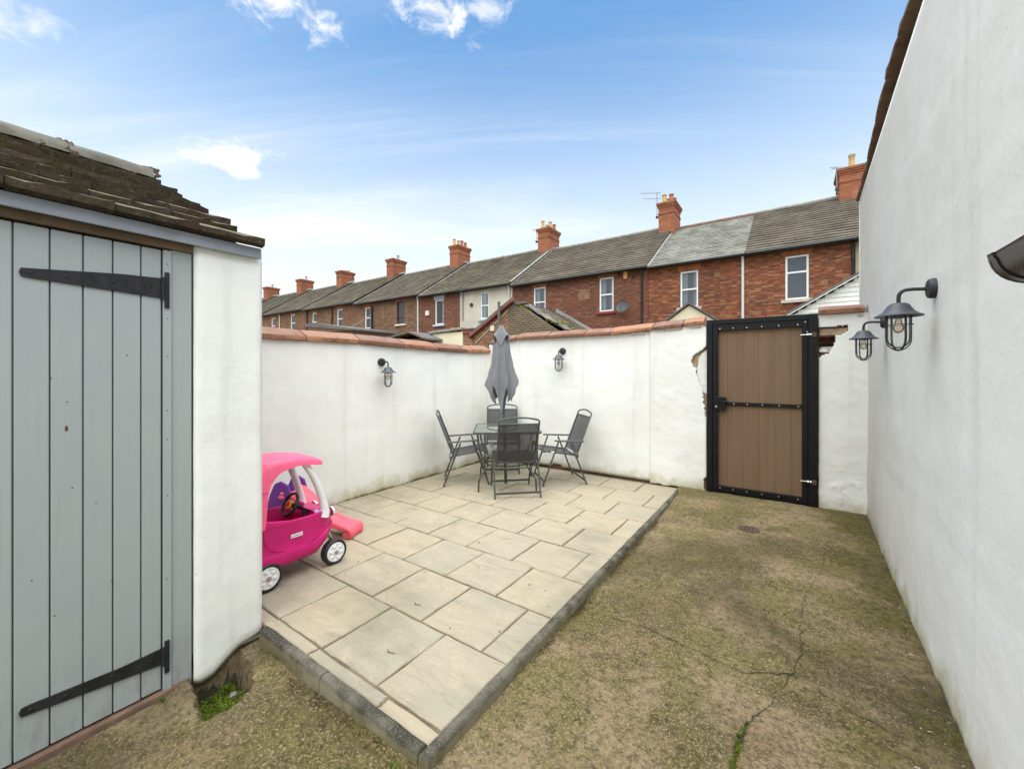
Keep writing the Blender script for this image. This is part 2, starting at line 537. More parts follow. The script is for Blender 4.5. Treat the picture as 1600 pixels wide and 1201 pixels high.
def m_mossroof(name):
    m, g, oc = newmat(name)
    pos = g.n('NewGeometry').outputs['Position']
    oi = g.n('ObjectInfo').outputs['Random']
    c = g.mix(oi, (0.040, 0.029, 0.020), (0.070, 0.054, 0.038))
    n = g.noise(pos, 9, 6, 0.7)
    n2 = g.noise(pos, 42, 5, 0.7)
    c = g.mix(g.ramp(n, 0.48, 0.66), c, (0.038, 0.033, 0.011))
    c = g.mix(g.math('MULTIPLY', g.ramp(n2, 0.56, 0.68), 0.5), c, (0.15, 0.125, 0.075))
    c = g.mix(g.math('MULTIPLY', g.ramp(g.noise(pos, 5, 5, 0.7), 0.56, 0.66), 0.7), c, (0.022, 0.018, 0.012))
    up = g.n('SeparateXYZ', Vector=g.n('NewGeometry').outputs['True Normal']).outputs[2] if 0 else g.n('SeparateXYZ', Vector=g.n('NewGeometry').outputs['Normal']).outputs[2]
    c = g.mix(g.math('MULTIPLY', g.math('MULTIPLY', g.ramp(up, 0.55, 0.85), g.ramp(g.noise(pos, 18, 6, 0.7), 0.30, 0.52)), 0.85), c, (0.185, 0.160, 0.115))  # upward faces painted paler: the highlight along each course is in the colour
    h = g.math('ADD', n, g.math('MULTIPLY', n2, 0.6))
    nb = g.bump(h, 0.8, 0.02)
    g.out(c, 0.95, nb, spec=0.1)
    return m


def m_glass(name, tint=(0.92, 0.96, 0.95), dif=0.08, difc=(0.8, 0.85, 0.83), ior=1.5):
    m, g, oc = newmat(name)
    fr = g.n('Fresnel', IOR=ior)
    tr = g.n('BsdfTransparent', Color=(*tint, 1))
    df = g.n('BsdfDiffuse', Color=(*difc, 1))
    gl = g.n('BsdfGlossy', Color=(1, 1, 1, 1), Roughness=0.03)
    a = g.n('MixShader', i0=dif, i1=tr, i2=df)
    b = g.n('MixShader', i0=fr, i1=a, i2=gl)
    g.n('OutputMaterial', Surface=b)
    return m


def m_mesh(name, colr, alpha):
    m, g, oc = newmat(name)
    g.out(colr, 0.7, None, 0.0, 0.3, Alpha=alpha)
    return m


M = {}
M['wall'] = m_render('white render', algae=1.0, rough_bump=0.75)
M['wallR'] = m_render('white render tall wall', base=(0.80, 0.79, 0.75), algae=1.0, seed=5.0, z0=0.09, rough_bump=0.9)
M['pier'] = m_render('white render pier', base=(0.81, 0.81, 0.78), algae=0.15, seed=9.0, z0=0.0, rough_bump=0.75)
M['concrete'] = m_concrete('old concrete')
M['slab'] = m_slab('riven paving')
M['mortar'] = m_plain('mortar', (0.150, 0.115, 0.072), 0.95, 0.35, 5, 0.8, dirt=0.5)
M['kerb'] = m_kerb('kerb concrete')
M['coping'] = m_terracotta('terracotta')
M['darkcoping'] = m_plain('brown coping', (0.145, 0.095, 0.062), 0.8, 0.3, 9, 0.6, dirt=0.5, objvar=0.12)
M['core'] = m_brick('wall core brick', (0.27, 0.12, 0.075), (0.20, 0.085, 0.055), (0.24, 0.19, 0.13), palef=0.25)
M['scar'] = m_plain('old plaster', (0.36, 0.25, 0.165), 0.95, 0.25, 14, 0.8, dirt=0.3)
M['scarwhite'] = m_plain('old white coat', (0.72, 0.71, 0.66), 0.9, 0.10, 16, 0.8, dirt=0.10)
m, g, oc = newmat('grey door paint')
oi = g.n('ObjectInfo').outputs['Random']
v = g.n('VectorMath', i0=oc, i1=g.n('CombineXYZ', X=0.0, Y=0.0, Z=g.math('MULTIPLY', oi, 9.0))).outputs[0]
gr = g.noise(g.mapping(v, (60, 60, 1.6)), 1.0, 6, 0.6, 0.6)
bl = g.noise(v, 3.0, 5, 0.6)
c = g.mix(oi, (0.315, 0.345, 0.348), (0.338, 0.366, 0.366))
c = g.mix(g.math('MULTIPLY', g.ramp(bl, 0.40, 0.72), 0.5), c, (0.345, 0.372, 0.360))
c = g.mix(g.math('MULTIPLY', g.ramp(gr, 0.56, 0.74), 0.28), c, (0.245, 0.268, 0.275))
sc = g.noise(g.mapping(v, (14, 14, 5), loc=(3, 3, 3)), 1.0, 6, 0.75)
c = g.mix(g.math('MULTIPLY', g.ramp(sc, 0.68, 0.76), 0.45), c, (0.17, 0.17, 0.165))
zd = g.n('SeparateXYZ', Vector=oc).outputs[2]
c = g.mix(g.math('MULTIPLY', g.math('MULTIPLY', g.ramp(zd, 0.42, 0.05), g.ramp(sc, 0.42, 0.66)), 0.5), c, (0.20, 0.20, 0.185))
g.out(c, 0.55, g.bump(gr, 0.35, 0.0015), spec=0.4)
M['door'] = m
M['iron'] = m_plain('black iron', (0.017, 0.017, 0.019), 0.55, 0.35, 22, 0.5, spec=0.3, dirt=0.15)
M['lintel'] = m_plain('brown timber', (0.155, 0.105, 0.065), 0.8, 0.2, 5, 0.3)
M['fascia'] = m_plain('grey fascia', (0.255, 0.275, 0.315), 0.5, 0.08, 5, 0.1)
M['threshold'] = m_plain('brick threshold', (0.15, 0.090, 0.062), 0.9, 0.3, 10, 0.6, dirt=0.5)
M['mossroof'] = m_mossroof('mossy roof tile')
M['ridge'] = m_plain('ridge mortar', (0.118, 0.110, 0.088), 0.9, 0.25, 8, 0.6, dirt=0.7)
M['ridgedirt'] = m_plain('ridge bedding', (0.115, 0.080, 0.048), 0.95, 0.3, 14, 0.9, dirt=0.4)
M['moss'] = m_plain('moss', (0.042, 0.044, 0.012), 0.95, 0.5, 30, 0.0, spec=0.1, objvar=0.0)
M['leafgreen'] = m_plain('leaf', (0.110, 0.150, 0.016), 0.8, 0.6, 30, 0.0, spec=0.3)
M['soil'] = m_plain('soil', (0.045, 0.036, 0.020), 0.98, 0.3, 20, 0.8)
M['blackpaint'] = m_plain('black gloss paint', (0.0045, 0.0045, 0.0052), 0.36, 0.3, 12, 0.2, spec=0.3, bscale=20)
M['composite'] = None
M['steel'] = m_plain('bright steel', (0.62, 0.60, 0.56), 0.35, 0.15, 20, 0.0, metallic=1.0)
M['rust'] = m_plain('rusty steel', (0.085, 0.045, 0.028), 0.7, 0.4, 40, 0.4)
M['upvc'] = m_plain('white upvc', (0.80, 0.80, 0.79), 0.4, 0.03, 3)
M['stonesill'] = m_plain('stone sill', (0.48, 0.42, 0.36), 0.9, 0.12, 6, 0.3)
M['redsill'] = m_plain('red sill', (0.22, 0.035, 0.03), 0.7, 0.12, 6)
M['greysill'] = m_plain('grey sill', (0.42, 0.45, 0.50), 0.8, 0.1, 6)
M['lintelbrick'] = m_brick('orange soldier brick', (0.50, 0.15, 0.045), (0.40, 0.10, 0.035), (0.30, 0.2, 0.12), palef=0.1, bw=0.075, bh=0.30, msize=0.008, darkf=0.15)
M['chimbrick'] = m_brick('orange chimney brick', (0.42, 0.125, 0.052), (0.34, 0.09, 0.042), (0.24, 0.15, 0.10), palef=0.12, darkf=0.25)
M['brickA'] = m_brick('terrace brick warm', (0.365, 0.098, 0.038), (0.185, 0.054, 0.028), (0.13, 0.085, 0.055), pale=(0.44, 0.29, 0.16), palef=0.36)
M['brickB'] = m_brick('terrace brick dark', (0.255, 0.078, 0.040), (0.145, 0.050, 0.030), (0.15, 0.10, 0.068), pale=(0.34, 0.22, 0.14), palef=0.22)
M['brickC'] = m_brick('terrace brick brown', (0.255, 0.115, 0.060), (0.165, 0.076, 0.042), (0.18, 0.135, 0.092), pale=(0.36, 0.26, 0.17), palef=0.3)
M['brickO'] = m_brick('outhouse brick', (0.30, 0.125, 0.065), (0.22, 0.09, 0.055), (0.30, 0.24, 0.17), palef=0.3)
M['mossbrick'] = m_brick('mossy old brick', (0.15, 0.075, 0.048), (0.085, 0.05, 0.035), (0.20, 0.18, 0.13), pale=(0.15, 0.14, 0.05), palef=0.4, bw=0.24, bh=0.085, msize=0.018)
M['stucco'] = m_plain('grey cream stucco', (0.50, 0.455, 0.365), 0.95, 0.10, 1.6, 0.4, dirt=0.18)
M['cream'] = m_plain('cream paint', (0.66, 0.59, 0.43), 0.85, 0.07, 2.5, 0.3)
M['beige'] = m_plain('beige render', (0.36, 0.28, 0.18), 0.9, 0.08, 2.5, 0.3)
M['whiteclad'] = m_plain('white boards', (0.70, 0.70, 0.67), 0.7, 0.08, 3, 0.15, objvar=0.04, dirt=0.1)
M['tileA'] = m_rooftile('concrete tiles', (0.125, 0.103, 0.080), (0.098, 0.080, 0.062), lich=(0.22, 0.20, 0.15), lf=0.45)
M['tileB'] = m_rooftile('concrete tiles brown', (0.120, 0.100, 0.076), (0.088, 0.074, 0.058), lich=(0.21, 0.19, 0.11), lf=0.5)
M['slate'] = m_rooftile('grey slates', (0.190, 0.182, 0.158), (0.112, 0.110, 0.098), lich=(0.30, 0.29, 0.245), jw=0.28, gauge=0.2, lf=0.55)
M['verge'] = m_plain('lead verge', (0.27, 0.26, 0.24), 0.8, 0.15, 4, 0.2)
M['gutter'] = m_plain('black gutter', (0.018, 0.017, 0.017), 0.45, 0.2, 6)
M['gutterplastic'] = m_plain('black gutter plastic', (0.013, 0.013, 0.012), 0.28, 0.15, 10, 0.05, spec=0.5)
M['whitepipe'] = m_plain('white pipe', (0.66, 0.64, 0.60), 0.6, 0.08, 4)
M['pot_buff'] = m_plain('buff pot', (0.50, 0.32, 0.15), 0.85, 0.15, 8, 0.3, dirt=0.2)
M['pot_red'] = m_plain('red pot', (0.36, 0.13, 0.06), 0.85, 0.15, 8, 0.3, dirt=0.3)
M['redridge'] = m_plain('dull red ridge', (0.20, 0.115, 0.085), 0.9, 0.25, 6, 0.4, dirt=0.5)
M['flaunch'] = m_plain('flaunching', (0.24, 0.20, 0.14), 0.95, 0.2, 8, 0.6)
M['redtimber'] = m_plain('red bargeboard', (0.22, 0.040, 0.028), 0.7, 0.12, 4)
M['browntimber'] = m_plain('brown boards', (0.12, 0.065, 0.045), 0.8, 0.2, 5, 0.2)
M['felt'] = m_plain('roof felt', (0.115, 0.110, 0.100), 0.95, 0.2, 6, 0.5, dirt=0.3)
M['stonecap'] = m_plain('lichened cap', (0.26, 0.245, 0.20), 0.95, 0.35, 14, 0.9, dirt=0.6)
M['alarm_orange'] = m_plain('orange alarm box', (0.62, 0.25, 0.06), 0.5, 0.05, 3)
M['darkwin'] = m_plain('dark brown frame', (0.035, 0.016, 0.014), 0.4, 0.1, 4)
M['pane'] = m_plain('window pane', (0.17, 0.20, 0.225), 0.05, 0.15, 1.2, 0.0, spec=0.9)
M['curtain'] = m_plain('curtain', (0.62, 0.64, 0.66), 0.9, 0.06, 3)
M['winglass'] = m_glass('window glass', (0.85, 0.88, 0.90), 0.06, (0.5, 0.55, 0.6))
M['room'] = m_plain('dim room', (0.10, 0.11, 0.12), 0.9, 0.1, 2)
M['magenta'] = m_plain('magenta plastic', (0.575, 0.006, 0.155), 0.42, 0.08, 5, 0.10, spec=0.4, dirt=0.10)
M['pink'] = m_plain('pink plastic', (0.92, 0.14, 0.27), 0.45, 0.06, 5, 0.10, spec=0.35, dirt=0.06)
M['coral'] = m_plain('coral pink plastic', (0.88, 0.125, 0.175), 0.42, 0.04, 4, 0.06, spec=0.35)
M['purple'] = m_plain('purple plastic', (0.175, 0.045, 0.31), 0.42, 0.05, 4, 0.06, spec=0.35)
M['lilac'] = m_plain('lilac plastic', (0.55, 0.40, 0.72), 0.42, 0.05, 4)
M['whiteplastic'] = m_plain('white plastic', (0.76, 0.74, 0.76), 0.4, 0.03, 4, 0.05)
M['hubgrey'] = m_plain('grey hub', (0.32, 0.26, 0.30), 0.5, 0.05, 4)
M['tyre'] = m_plain('black plastic tyre', (0.012, 0.012, 0.014), 0.5, 0.15, 10, 0.2)
M['yellow'] = m_plain('yellow plastic', (0.80, 0.45, 0.02), 0.4, 0.03, 4)
M['red'] = m_plain('red plastic', (0.55, 0.02, 0.03), 0.4, 0.03, 4)
M['frame'] = m_plain('dark grey chair frame', (0.058, 0.062, 0.060), 0.45, 0.12, 10, 0.0, spec=0.5)
M['sling'] = m_mesh('black sling mesh', (0.040, 0.040, 0.041), 0.86)
M['armrest'] = m_plain('grey armrest', (0.085, 0.09, 0.092), 0.55, 0.1, 10)
M['tableglass'] = m_glass('table glass', (0.86, 0.93, 0.90), 0.16, (0.60, 0.66, 0.62))
M['tablerim'] = m_plain('table rim', (0.055, 0.065, 0.062), 0.4, 0.1, 10)
M['canopy'] = m_plain('grey parasol cloth', (0.185, 0.190, 0.200), 0.9, 0.08, 7, 0.35, bscale=220)
M['lampgrey'] = m_plain('dark grey lamp metal', (0.062, 0.067, 0.080), 0.45, 0.10, 14, 0.0, spec=0.5)
M['lampblack'] = m_plain('black lamp metal', (0.020, 0.020, 0.023), 0.5, 0.15, 14, 0.0)
M['lampglass'] = m_glass('lamp glass', (0.98, 0.985, 0.98), 0.05, (0.8, 0.8, 0.76), 1.18)
M['bulb'] = m_glass('bulb glass', (0.97, 0.90, 0.80), 0.22, (0.85, 0.62, 0.42))
M['dish'] = m_plain('grey dish', (0.045, 0.046, 0.05), 0.6, 0.1, 5)
M['grass'] = m_plain('ground beyond', (0.13, 0.125, 0.085), 0.95, 0.25, 0.8, 0.3)
M['debris'] = m_plain('pale flakes', (0.46, 0.41, 0.31), 0.9, 0.25, 30)
M['brownmoss'] = m_plain('brown moss', (0.070, 0.046, 0.014), 0.98, 0.5, 40)
M['crack'] = m_plain('crack', (0.034, 0.027, 0.015), 1.0, 0.3, 20)
M['sticker'] = m_plain('sticker', (0.80, 0.72, 0.74), 0.5, 0.02, 3)
M['ink'] = m_plain('ink', (0.05, 0.03, 0.05), 0.6, 0.05, 3)

m, g, oc = newmat('brown composite boards')
oi = g.n('ObjectInfo').outputs['Random']
sp = g.n('SeparateXYZ', Vector=oc)
c = g.mix(oi, (0.190, 0.112, 0.062), (0.205, 0.126, 0.070))
st = g.noise(g.mapping(oc, (40, 40, 0.8)), 1.0, 5, 0.6)
c = g.mix(g.ramp(st, 0.35, 0.7), c, g.mix(0.35, c, (0.09, 0.055, 0.03)))
c = g.mix(g.math('MULTIPLY', g.ramp(g.noise(oc, 3, 5, 0.6), 0.5, 0.8), 0.4), c, (0.22, 0.145, 0.09))
ribs = g.math('SINE', g.math('MULTIPLY', sp.outputs[0], 2 * math.pi / 0.012))
g.out(c, 0.62, g.bump(g.math('ADD', ribs, st), 0.25, 0.002), spec=0.4)
M['composite'] = m

# ================================================================== SETTING
# far ground, one sheet to the horizon
mb = MB()
mb.add([(-600, -300, -0.3), (600, -300, -0.3), (600, 900, -0.3), (-600, 900, -0.3)], [(0, 1, 2, 3)])
struct(mb.build('ground', M['grass']))

# alley and back yards between our wall and the terrace
mb = MB()
mb.add([(-70, 5.62, -0.02), (14, 5.62, -0.02), (14, 18.2, -0.02), (-70, 18.2, -0.02)], [(0, 1, 2, 3)])
struct(mb.build('alley', M['concrete']))

PZ = 0.11          # patio level
PIT = [(-2.49, 0.745), (-2.09, 0.68), (-2.07, 0.78), (-2.12, 0.875), (-2.20, 0.925), (-2.34, 0.955), (-2.49, 0.975)]


def inside(x, y, poly):
    c = False
    j = len(poly) - 1
    for i in range(len(poly)):
        xi, yi = poly[i]
        xj, yj = poly[j]
        if (yi > y) != (yj > y) and x < (xj - xi) * (y - yi) / (yj - yi) + xi: c = not c
        j = i
    return c


def edge_dist(x, y, poly):
    best = 9
    for i in range(len(poly)):
        (ax, ay), (bx, by) = poly[i - 1], poly[i]
        t = min(1, max(0, ((x - ax) * (bx - ax) + (y - ay) * (by - ay)) / ((bx - ax) ** 2 + (by - ay) ** 2)))
        best = min(best, math.hypot(x - ax - t * (bx - ax), y - ay - t * (by - ay)))
    return best


def gz(x, y):
    z = 0.085 + 0.045 * sm(y, 4.0, 5.3)
    z -= 0.050 * sm(-x, 1.15, 2.2) * sm(1.3 - y, 0.0, 0.3) + 0.045 * sm(-x, 2.0, 2.4) * sm(0.80 - y, 0.0, 0.2)
    z += 0.012 * fbm(x, y, 0, 1.1) + 0.004 * fbm(x, y, 3, 6)
    # lump of broken concrete by the kerb end
    z += 0.05 * math.exp(-(((x + 2.22) / 0.10) ** 2 + ((y - 0.985) / 0.06) ** 2))
    return z


mb = MB()
X0, X1, Y0, Y1 = -2.52, 0.72, -0.6, 5.46
# finer cells near the pit and camera
xs = [X0 + 0.0105 * i for i in range(46)]
while xs[-1] < X1: xs.append(xs[-1] + 0.045)
ys = [Y0]
while ys[-1] < Y1: ys.append(ys[-1] + (0.0105 if 0.64 < ys[-1] < 1.02 else 0.045))
nx, ny = len(xs), len(ys)
vs = []
for y in ys:
    for x in xs:
        z = gz(x, y)
        jx = 0.012 * fbm(x, y, 5, 14, 2)
        if inside(x + jx, y + jx, PIT): z += (-0.15 + 0.03 * fbm(x, y, 8, 6) - z) * sm(edge_dist(x + jx, y + jx, PIT), 0.0, 0.030)
        vs.append((x, y, z))
fs = []
for j in range(ny - 1):
    for i in range(nx - 1):
        cx, cy = (xs[i] + xs[i + 1]) / 2, (ys[j] + ys[j + 1]) / 2
        if cy > 1.11 and cx < -1.13: continue          # under the patio
        fs.append((j * nx + i, j * nx + i + 1, (j + 1) * nx + i + 1, (j + 1) * nx + i))
mb.add(vs, fs)
yard = struct(mb.build('yard_floor', M['concrete'], smooth=50))
yard.data.materials.append(M['soil'])
for p in yard.data.polygons:
    zs_ = [yard.data.vertices[i].co.z for i in p.vertices]
    if max(zs_) < -0.02: p.material_index = 1

# ---- cracks in the concrete (narrow open joints)
def crack(pts, w, name='crack', mat='crack'):
    fine = []
    for (x0, y0), (x1, y1) in zip(pts, pts[1:]):
        n = max(2, int(math.hypot(x1 - x0, y1 - y0) / 0.025))
        for k in range(n):
            t = k / n
            x, y = x0 + (x1 - x0) * t, y0 + (y1 - y0) * t
            fine.append((x + rnd.uniform(-.009, .009), y + rnd.uniform(-.009, .009)))
    fine.append(pts[-1])
    mb = MB()
    vs, fs = [], []
    for i, (x, y) in enumerate(fine):
        a = fine[max(0, i - 1)]
        b = fine[min(len(fine) - 1, i + 1)]
        dx, dy = b[0] - a[0], b[1] - a[1]
        l = math.hypot(dx, dy) or 1
        ww = w * max(0.0, rnd.uniform(0.2, 1.0) + 0.9 * fbm(x, y, 31, 7))
        vs.append((x - dy / l * ww, y + dx / l * ww, gz(x, y) + 0.004))
        vs.append((x + dy / l * ww, y - dx / l * ww, gz(x, y) + 0.004))
    for i in range(len(fine) - 1):
        fs.append((2 * i, 2 * i + 1, 2 * i + 3, 2 * i + 2))
    mb.add(vs, fs)
    return mb.build(name, M[mat], yard)


crack([(-1.00, 2.30), (-0.72, 2.34), (-0.45, 2.30), (-0.20, 2.26), (0.0, 2.38)], 0.0028)
crack([(0.0, 2.38), (0.04, 2.6), (0.03, 2.95), (0.07, 3.3), (0.17, 3.75), (0.22, 4.3)], 0.0022)
crack([(0.0, 2.38), (-0.07, 2.15), (-0.16, 1.95), (-0.18, 1.62), (-0.2, 1.4)], 0.0028)
crack([(0.0, 2.38), (0.2, 2.25), (0.36, 2.21)], 0.0025)
crack([(-0.75, 4.25), (-0.3, 4.28), (0.2, 4.2)], 0.0025)

# ---- patio: mortar bed and slabs
mb = MB()
mb.add([(-6.9, 1.09, PZ - 0.0065), (-1.12, 1.09, PZ - 0.0065), (-1.12, 5.36, PZ - 0.0065), (-6.9, 5.36, PZ - 0.0065)], [(0, 1, 2, 3)])
patio = struct(mb.build('patio', M['mortar']))


def slab_mesh(w, d, seed):
    r = random.Random(seed)
    n = 6
    loop = []
    for (ax, ay), (bx, by) in (((-1, -1), (1, -1)), ((1, -1), (1, 1)), ((1, 1), (-1, 1)), ((-1, 1), (-1, -1))):
        for k in range(n):
            t = k / n
            loop.append([(ax + (bx - ax) * t) * w / 2 + r.gauss(0, .0019), (ay + (by - ay) * t) * d / 2 + r.gauss(0, .0019)])
    mb = MB()
    r0 = [(x, y, -0.03) for x, y in loop]
    r1 = [(x, y, -0.0045) for x, y in loop]
    r2 = [(x * (1 - 0.010 / w), y * (1 - 0.010 / d), r.uniform(-.0008, .0006)) for x, y in loop]
    mb.rings([r0, r1, r2], cap0=False)
    return mb.mesh('paving_slab', 30)


cache = {}
JY = [1.172 + 0.4532 * k for k in range(10)]
OFF = [-2.460, -2.215]
J = 0.0125


def lay(x0, x1, y0, y1, nm='paving_slab'):
    w, d = x1 - x0 - J, y1 - y0 - J
    if w < 0.03 or d < 0.03: return
    key = (round(w, 2), round(d, 2), rnd.randint(0, 3))
    if key not in cache: cache[key] = slab_mesh(w, d, hash(key) & 1023)
    o = obj(nm, cache[key], M['slab'], patio)
    o.location = ((x0 + x1) / 2, (y0 + y1) / 2, PZ + rnd.uniform(-.003, .003))
    o.rotation_euler = (rnd.uniform(-.003, .003), rnd.uniform(-.003, .003), rnd.uniform(-.002, .002))


XL, XRt = -4.07, -1.150
# front strip of cut slabs
for a, b in ((-3.35, -2.92), (-2.92, -2.46), (-2.46, -2.03), (-2.03, -1.47), (-1.47, XRt)): lay(a, b, 1.095, JY[0])
for k in range(9):
    y0 = JY[k]
    y1 = min(JY[k + 1], 5.262)
    x = OFF[k % 2]
    while x - 0.448 > XL: x -= 0.448
    lay(XL, x, y0, y1)
    while x < XRt - 0.02:
        lay(x, min(x + 0.448, XRt), y0, y1)
        x += 0.448

# ---- kerb edging stones round the patio
def kerb_mesh(L, seed):
    r = random.Random(seed)
    prof = [(-.026, -.16), (-.026, .008), (-.023, .018), (-.014, .023), (.004, .023), (.016, .018), (.023, .008), (.026, -.006), (.027, -.16)]
    mb = MB()
    n = 9
    rings = []
    for i in range(n):
        y = -L / 2 + L * i / (n - 1)
        rings.append([(px + r.uniform(-.0018, .0018), y, pz + (r.uniform(-.002, .002) if pz > 0 else 0)) for px, pz in prof])
    mb.rings(rings)
    return mb.mesh('kerb_stone', 45)


kerb = bpy.data.objects.new('kerb', None)
col.objects.link(kerb)
kerb.location = (-1.10, 1.05, 0)
struct(kerb)
y = 1.040
i = 0
while y < 5.25:
    L = min(0.914, 5.262 - y)
    o = obj('kerb_stone', kerb_mesh(L - 0.006, 20 + i), M['kerb'], kerb)
    o.location = Vector((-1.120 + rnd.uniform(-.002, .002), y + L / 2, PZ + rnd.uniform(-.003, .003))) - kerb.location
    y += L
    i += 1
x = -1.148
for L in (0.66, 0.60):
    o = obj('kerb_stone', kerb_mesh(L - 0.006, 40 + i), M['kerb'], kerb)
    o.location = Vector((x - L / 2, 1.066, PZ + rnd.uniform(-.002, .002))) - kerb.location
    o.rotation_euler = (0, 0, R(-90))
    x -= L
    i += 1
mb = MB()
mb.box(-2.455, -2.418, 0.99, 1.10, -0.10, 0.112)
mb.build('edging_return', M['kerb'], kerb, bevel=0.006)


# ================================================================== WALLS
def grid_wall(name, mat, parent, U, V, fn, hole=None, solid=0.0, smooth=60):
    """a rendered skin: fn(u, v) -> point; hole(u, v) True drops the cell"""
    mb = MB()
    vs = [fn(u, v) for v in V for u in U]
    n = len(U)
    fs = []
    for j in range(len(V) - 1):
        for i in range(n - 1):
            if hole and hole((U[i] + U[i + 1]) / 2, (V[j] + V[j + 1]) / 2): continue
            fs.append((j * n + i, j * n + i + 1, (j + 1) * n + i + 1, (j + 1) * n + i))
    me = bpy.data.meshes.new(name)
    me.from_pydata([tuple(p) for p in vs], [], fs)
    me.shade_smooth()
    bm = bmesh.new()
    bm.from_mesh(me)
    bmesh.ops.delete(bm, geom=[v for v in bm.verts if not v.link_faces], context='VERTS')
    bm.to_mesh(me)
    bm.free()
    o = obj(name, me, mat, parent)
    if solid:
        s = o.modifiers.new('thickness', 'SOLIDIFY')
        s.thickness = solid
        s.offset = -1
    return o


def frange(a, b, s):
    n = max(1, round((b - a) / s))
    return [a + (b - a) * i / n for i in range(n + 1)]


def coping_mesh(L, w, ov, front, rise, seed, mat_name='coping_tile', jit=0.004):
    """saddle coping tile: length along local y, front face on +x, base at z=0"""
    r = random.Random(seed)
    prof = [(ov, 0.004), (ov + 0.004, 0.012), (ov + 0.004, front - 0.008), (ov - 0.004, front), (-w / 2 + 0.02, front + rise), (-w / 2 - 0.02, front + rise), (-w - ov, front), (-w - ov, 0.0)]
    mb = MB()
    n = 6
    rings = []
    for i in range(n):
        y = -L / 2 + L * i / (n - 1)
        e = 0.004 if i in (0, n - 1) else 0
        rings.append([(px + r.uniform(-jit, jit) - (e if px > 0 else -e), y + (r.uniform(-.003, .003)), pz + r.uniform(-jit, jit) * 0.7 - (e if pz > 0.02 else 0)) for px, pz in prof])
    mb.rings(rings)
    return mb.mesh(mat_name, 35)


# ---- left wall (runs along Y at X = -4.08)
WL = -4.08
lw = thing('garden_wall', 'white rendered side wall with sloping terracotta coping behind the toy car', 'wall', (WL, 3.2, 0.0))
LB = [(0.9, 1.845), (3.0, 1.848), (3.6, 1.83), (4.1, 1.815), (4.7, 1.812), (5.3, 1.83)]


def lwf(u, v):
    top = lerp_tab(u, LB) + 0.02
    z = -0.1 + (top + 0.1) * v
    x = 0.016 * fbm(u, z, 1.3, 0.7) + 0.004 * fbm(u, z, 4.4, 3.5) + 0.0015 * fbm(u, z, 2.2, 14, 2)
    # flat base edge kept near the nominal line
    return (x, u - 3.2, z)


grid_wall('render_skin', M['wall'], lw, frange(0.9, 5.42, 0.05), frange(0, 1, 0.022), lwf, solid=0.03)
mb = MB()
mb.box(-0.23, -0.035, 0.9 - 3.2, 5.52 - 3.2, -0.25, 1.80)
mb.build('wall_core', M['core'], lw)
for i, (a, b) in enumerate([(0.92, 1.58), (1.58, 2.185), (2.185, 2.803), (2.803, 3.439), (3.439, 4.034), (4.034, 4.637), (4.637, 5.235)]):
    o = obj('coping_tile', coping_mesh(b - a - 0.013, 0.23, 0.045, 0.058, 0.068, 60 + i), M['coping'], lw)
    za, zb = lerp_tab(a, LB), lerp_tab(b, LB)
    o.location = (0, (a + b) / 2 - 3.2, (za + zb) / 2 + rnd.uniform(-.003, .006))
    o.rotation_euler = (math.atan2(zb - za, b - a), rnd.uniform(-.01, .01), rnd.uniform(-.006, .006))

# ---- back wall with the gate opening (runs along X at Y = 5.28)
WB = 5.28
bw = thing('back_wall', 'white rendered back wall with terracotta coping and a gate opening', 'wall', (-2.0, WB, 0.0))
BB = [(-4.1, 1.965), (-3.6, 2.03), (-2.06, 2.035), (-1.52, 2.05), (-1.50, 2.065), (-1.2, 2.08), (-0.84, 2.10), (0.2, 2.12), (0.62, 2.12)]
GX0, GX1, GZT = -0.842, 0.214, 2.142
SCAR_L = [(-0.80, 1.86), (-0.86, 1.83), (-0.90, 1.79), (-0.955, 1.76), (-1.0, 1.72), (-1.005, 1.62), (-0.96, 1.58), (-0.95, 1.50), (-0.92, 1.40), (-0.885, 1.30), (-0.875, 1.16), (-0.858, 1.02), (-0.842, 0.98), (-0.80, 0.98)]
SCAR_R = [(0.15, 1.995), (0.30, 2.0), (0.455, 2.005), (0.445, 1.94), (0.40, 1.915), (0.355, 1.91), (0.352, 1.85), (0.335, 1.80), (0.31, 1.735), (0.27, 1.715), (0.23, 1.69), (0.15, 1.69)]
SCAR_F = [(-0.80, 0.30), (-0.845, 0.30), (-0.875, 0.26), (-0.885, 0.20), (-0.87, 0.14), (-0.80, 0.08)]


def bw_hole(u, z):
    if GX0 - 0.005 < u < GX1 + 0.005 and z < GZT + 0.3: return True
    j = 0.012 * fbm(u, z, 7, 22, 2)
    uu, zz = u + j, z + j
    if inside(uu, zz, SCAR_L) or inside(uu, zz, SCAR_R) or inside(uu, zz, SCAR_F): return True
    # render stops short of the paving, ragged
    if u < -1.5 and z < PZ + 0.035 + 0.035 * fbm(u, 0, 2, 4): return True
    if u < -0.84 and z < PZ + 0.008 + 0.012 * fbm(u, 0, 2, 7): return True
    return False


def bwf_z(u, t): return t


def make_back_skin(nm, u0, u1, step, yoff):
    U = frange(u0, u1, step)
    V = frange(0.0, 2.16, step)

    def fn(u, v):
        top = lerp_tab(u, BB) + 0.004
        z = min(v, top)
        y = yoff + 0.012 * fbm(u, z, 9.1, 0.8) + 0.004 * fbm(u, z, 5.4, 3.5) + 0.0015 * fbm(u, z, 2.2, 14, 2)
        if u > 0.214:     # blistered lower render on the right of the gate
            y -= 0.012 * max(0, fbm(u, z, 3.0, 9)) * sm(1.0 - z, 0.25, 0.6)
        return (u + 2.0, y, z)

    def hole(u, v):
        if v > lerp_tab(u, BB) + 0.03: return True
        return bw_hole(u, v)
    return grid_wall(nm, M['wall'], bw, U, V, fn, hole, solid=0.045)


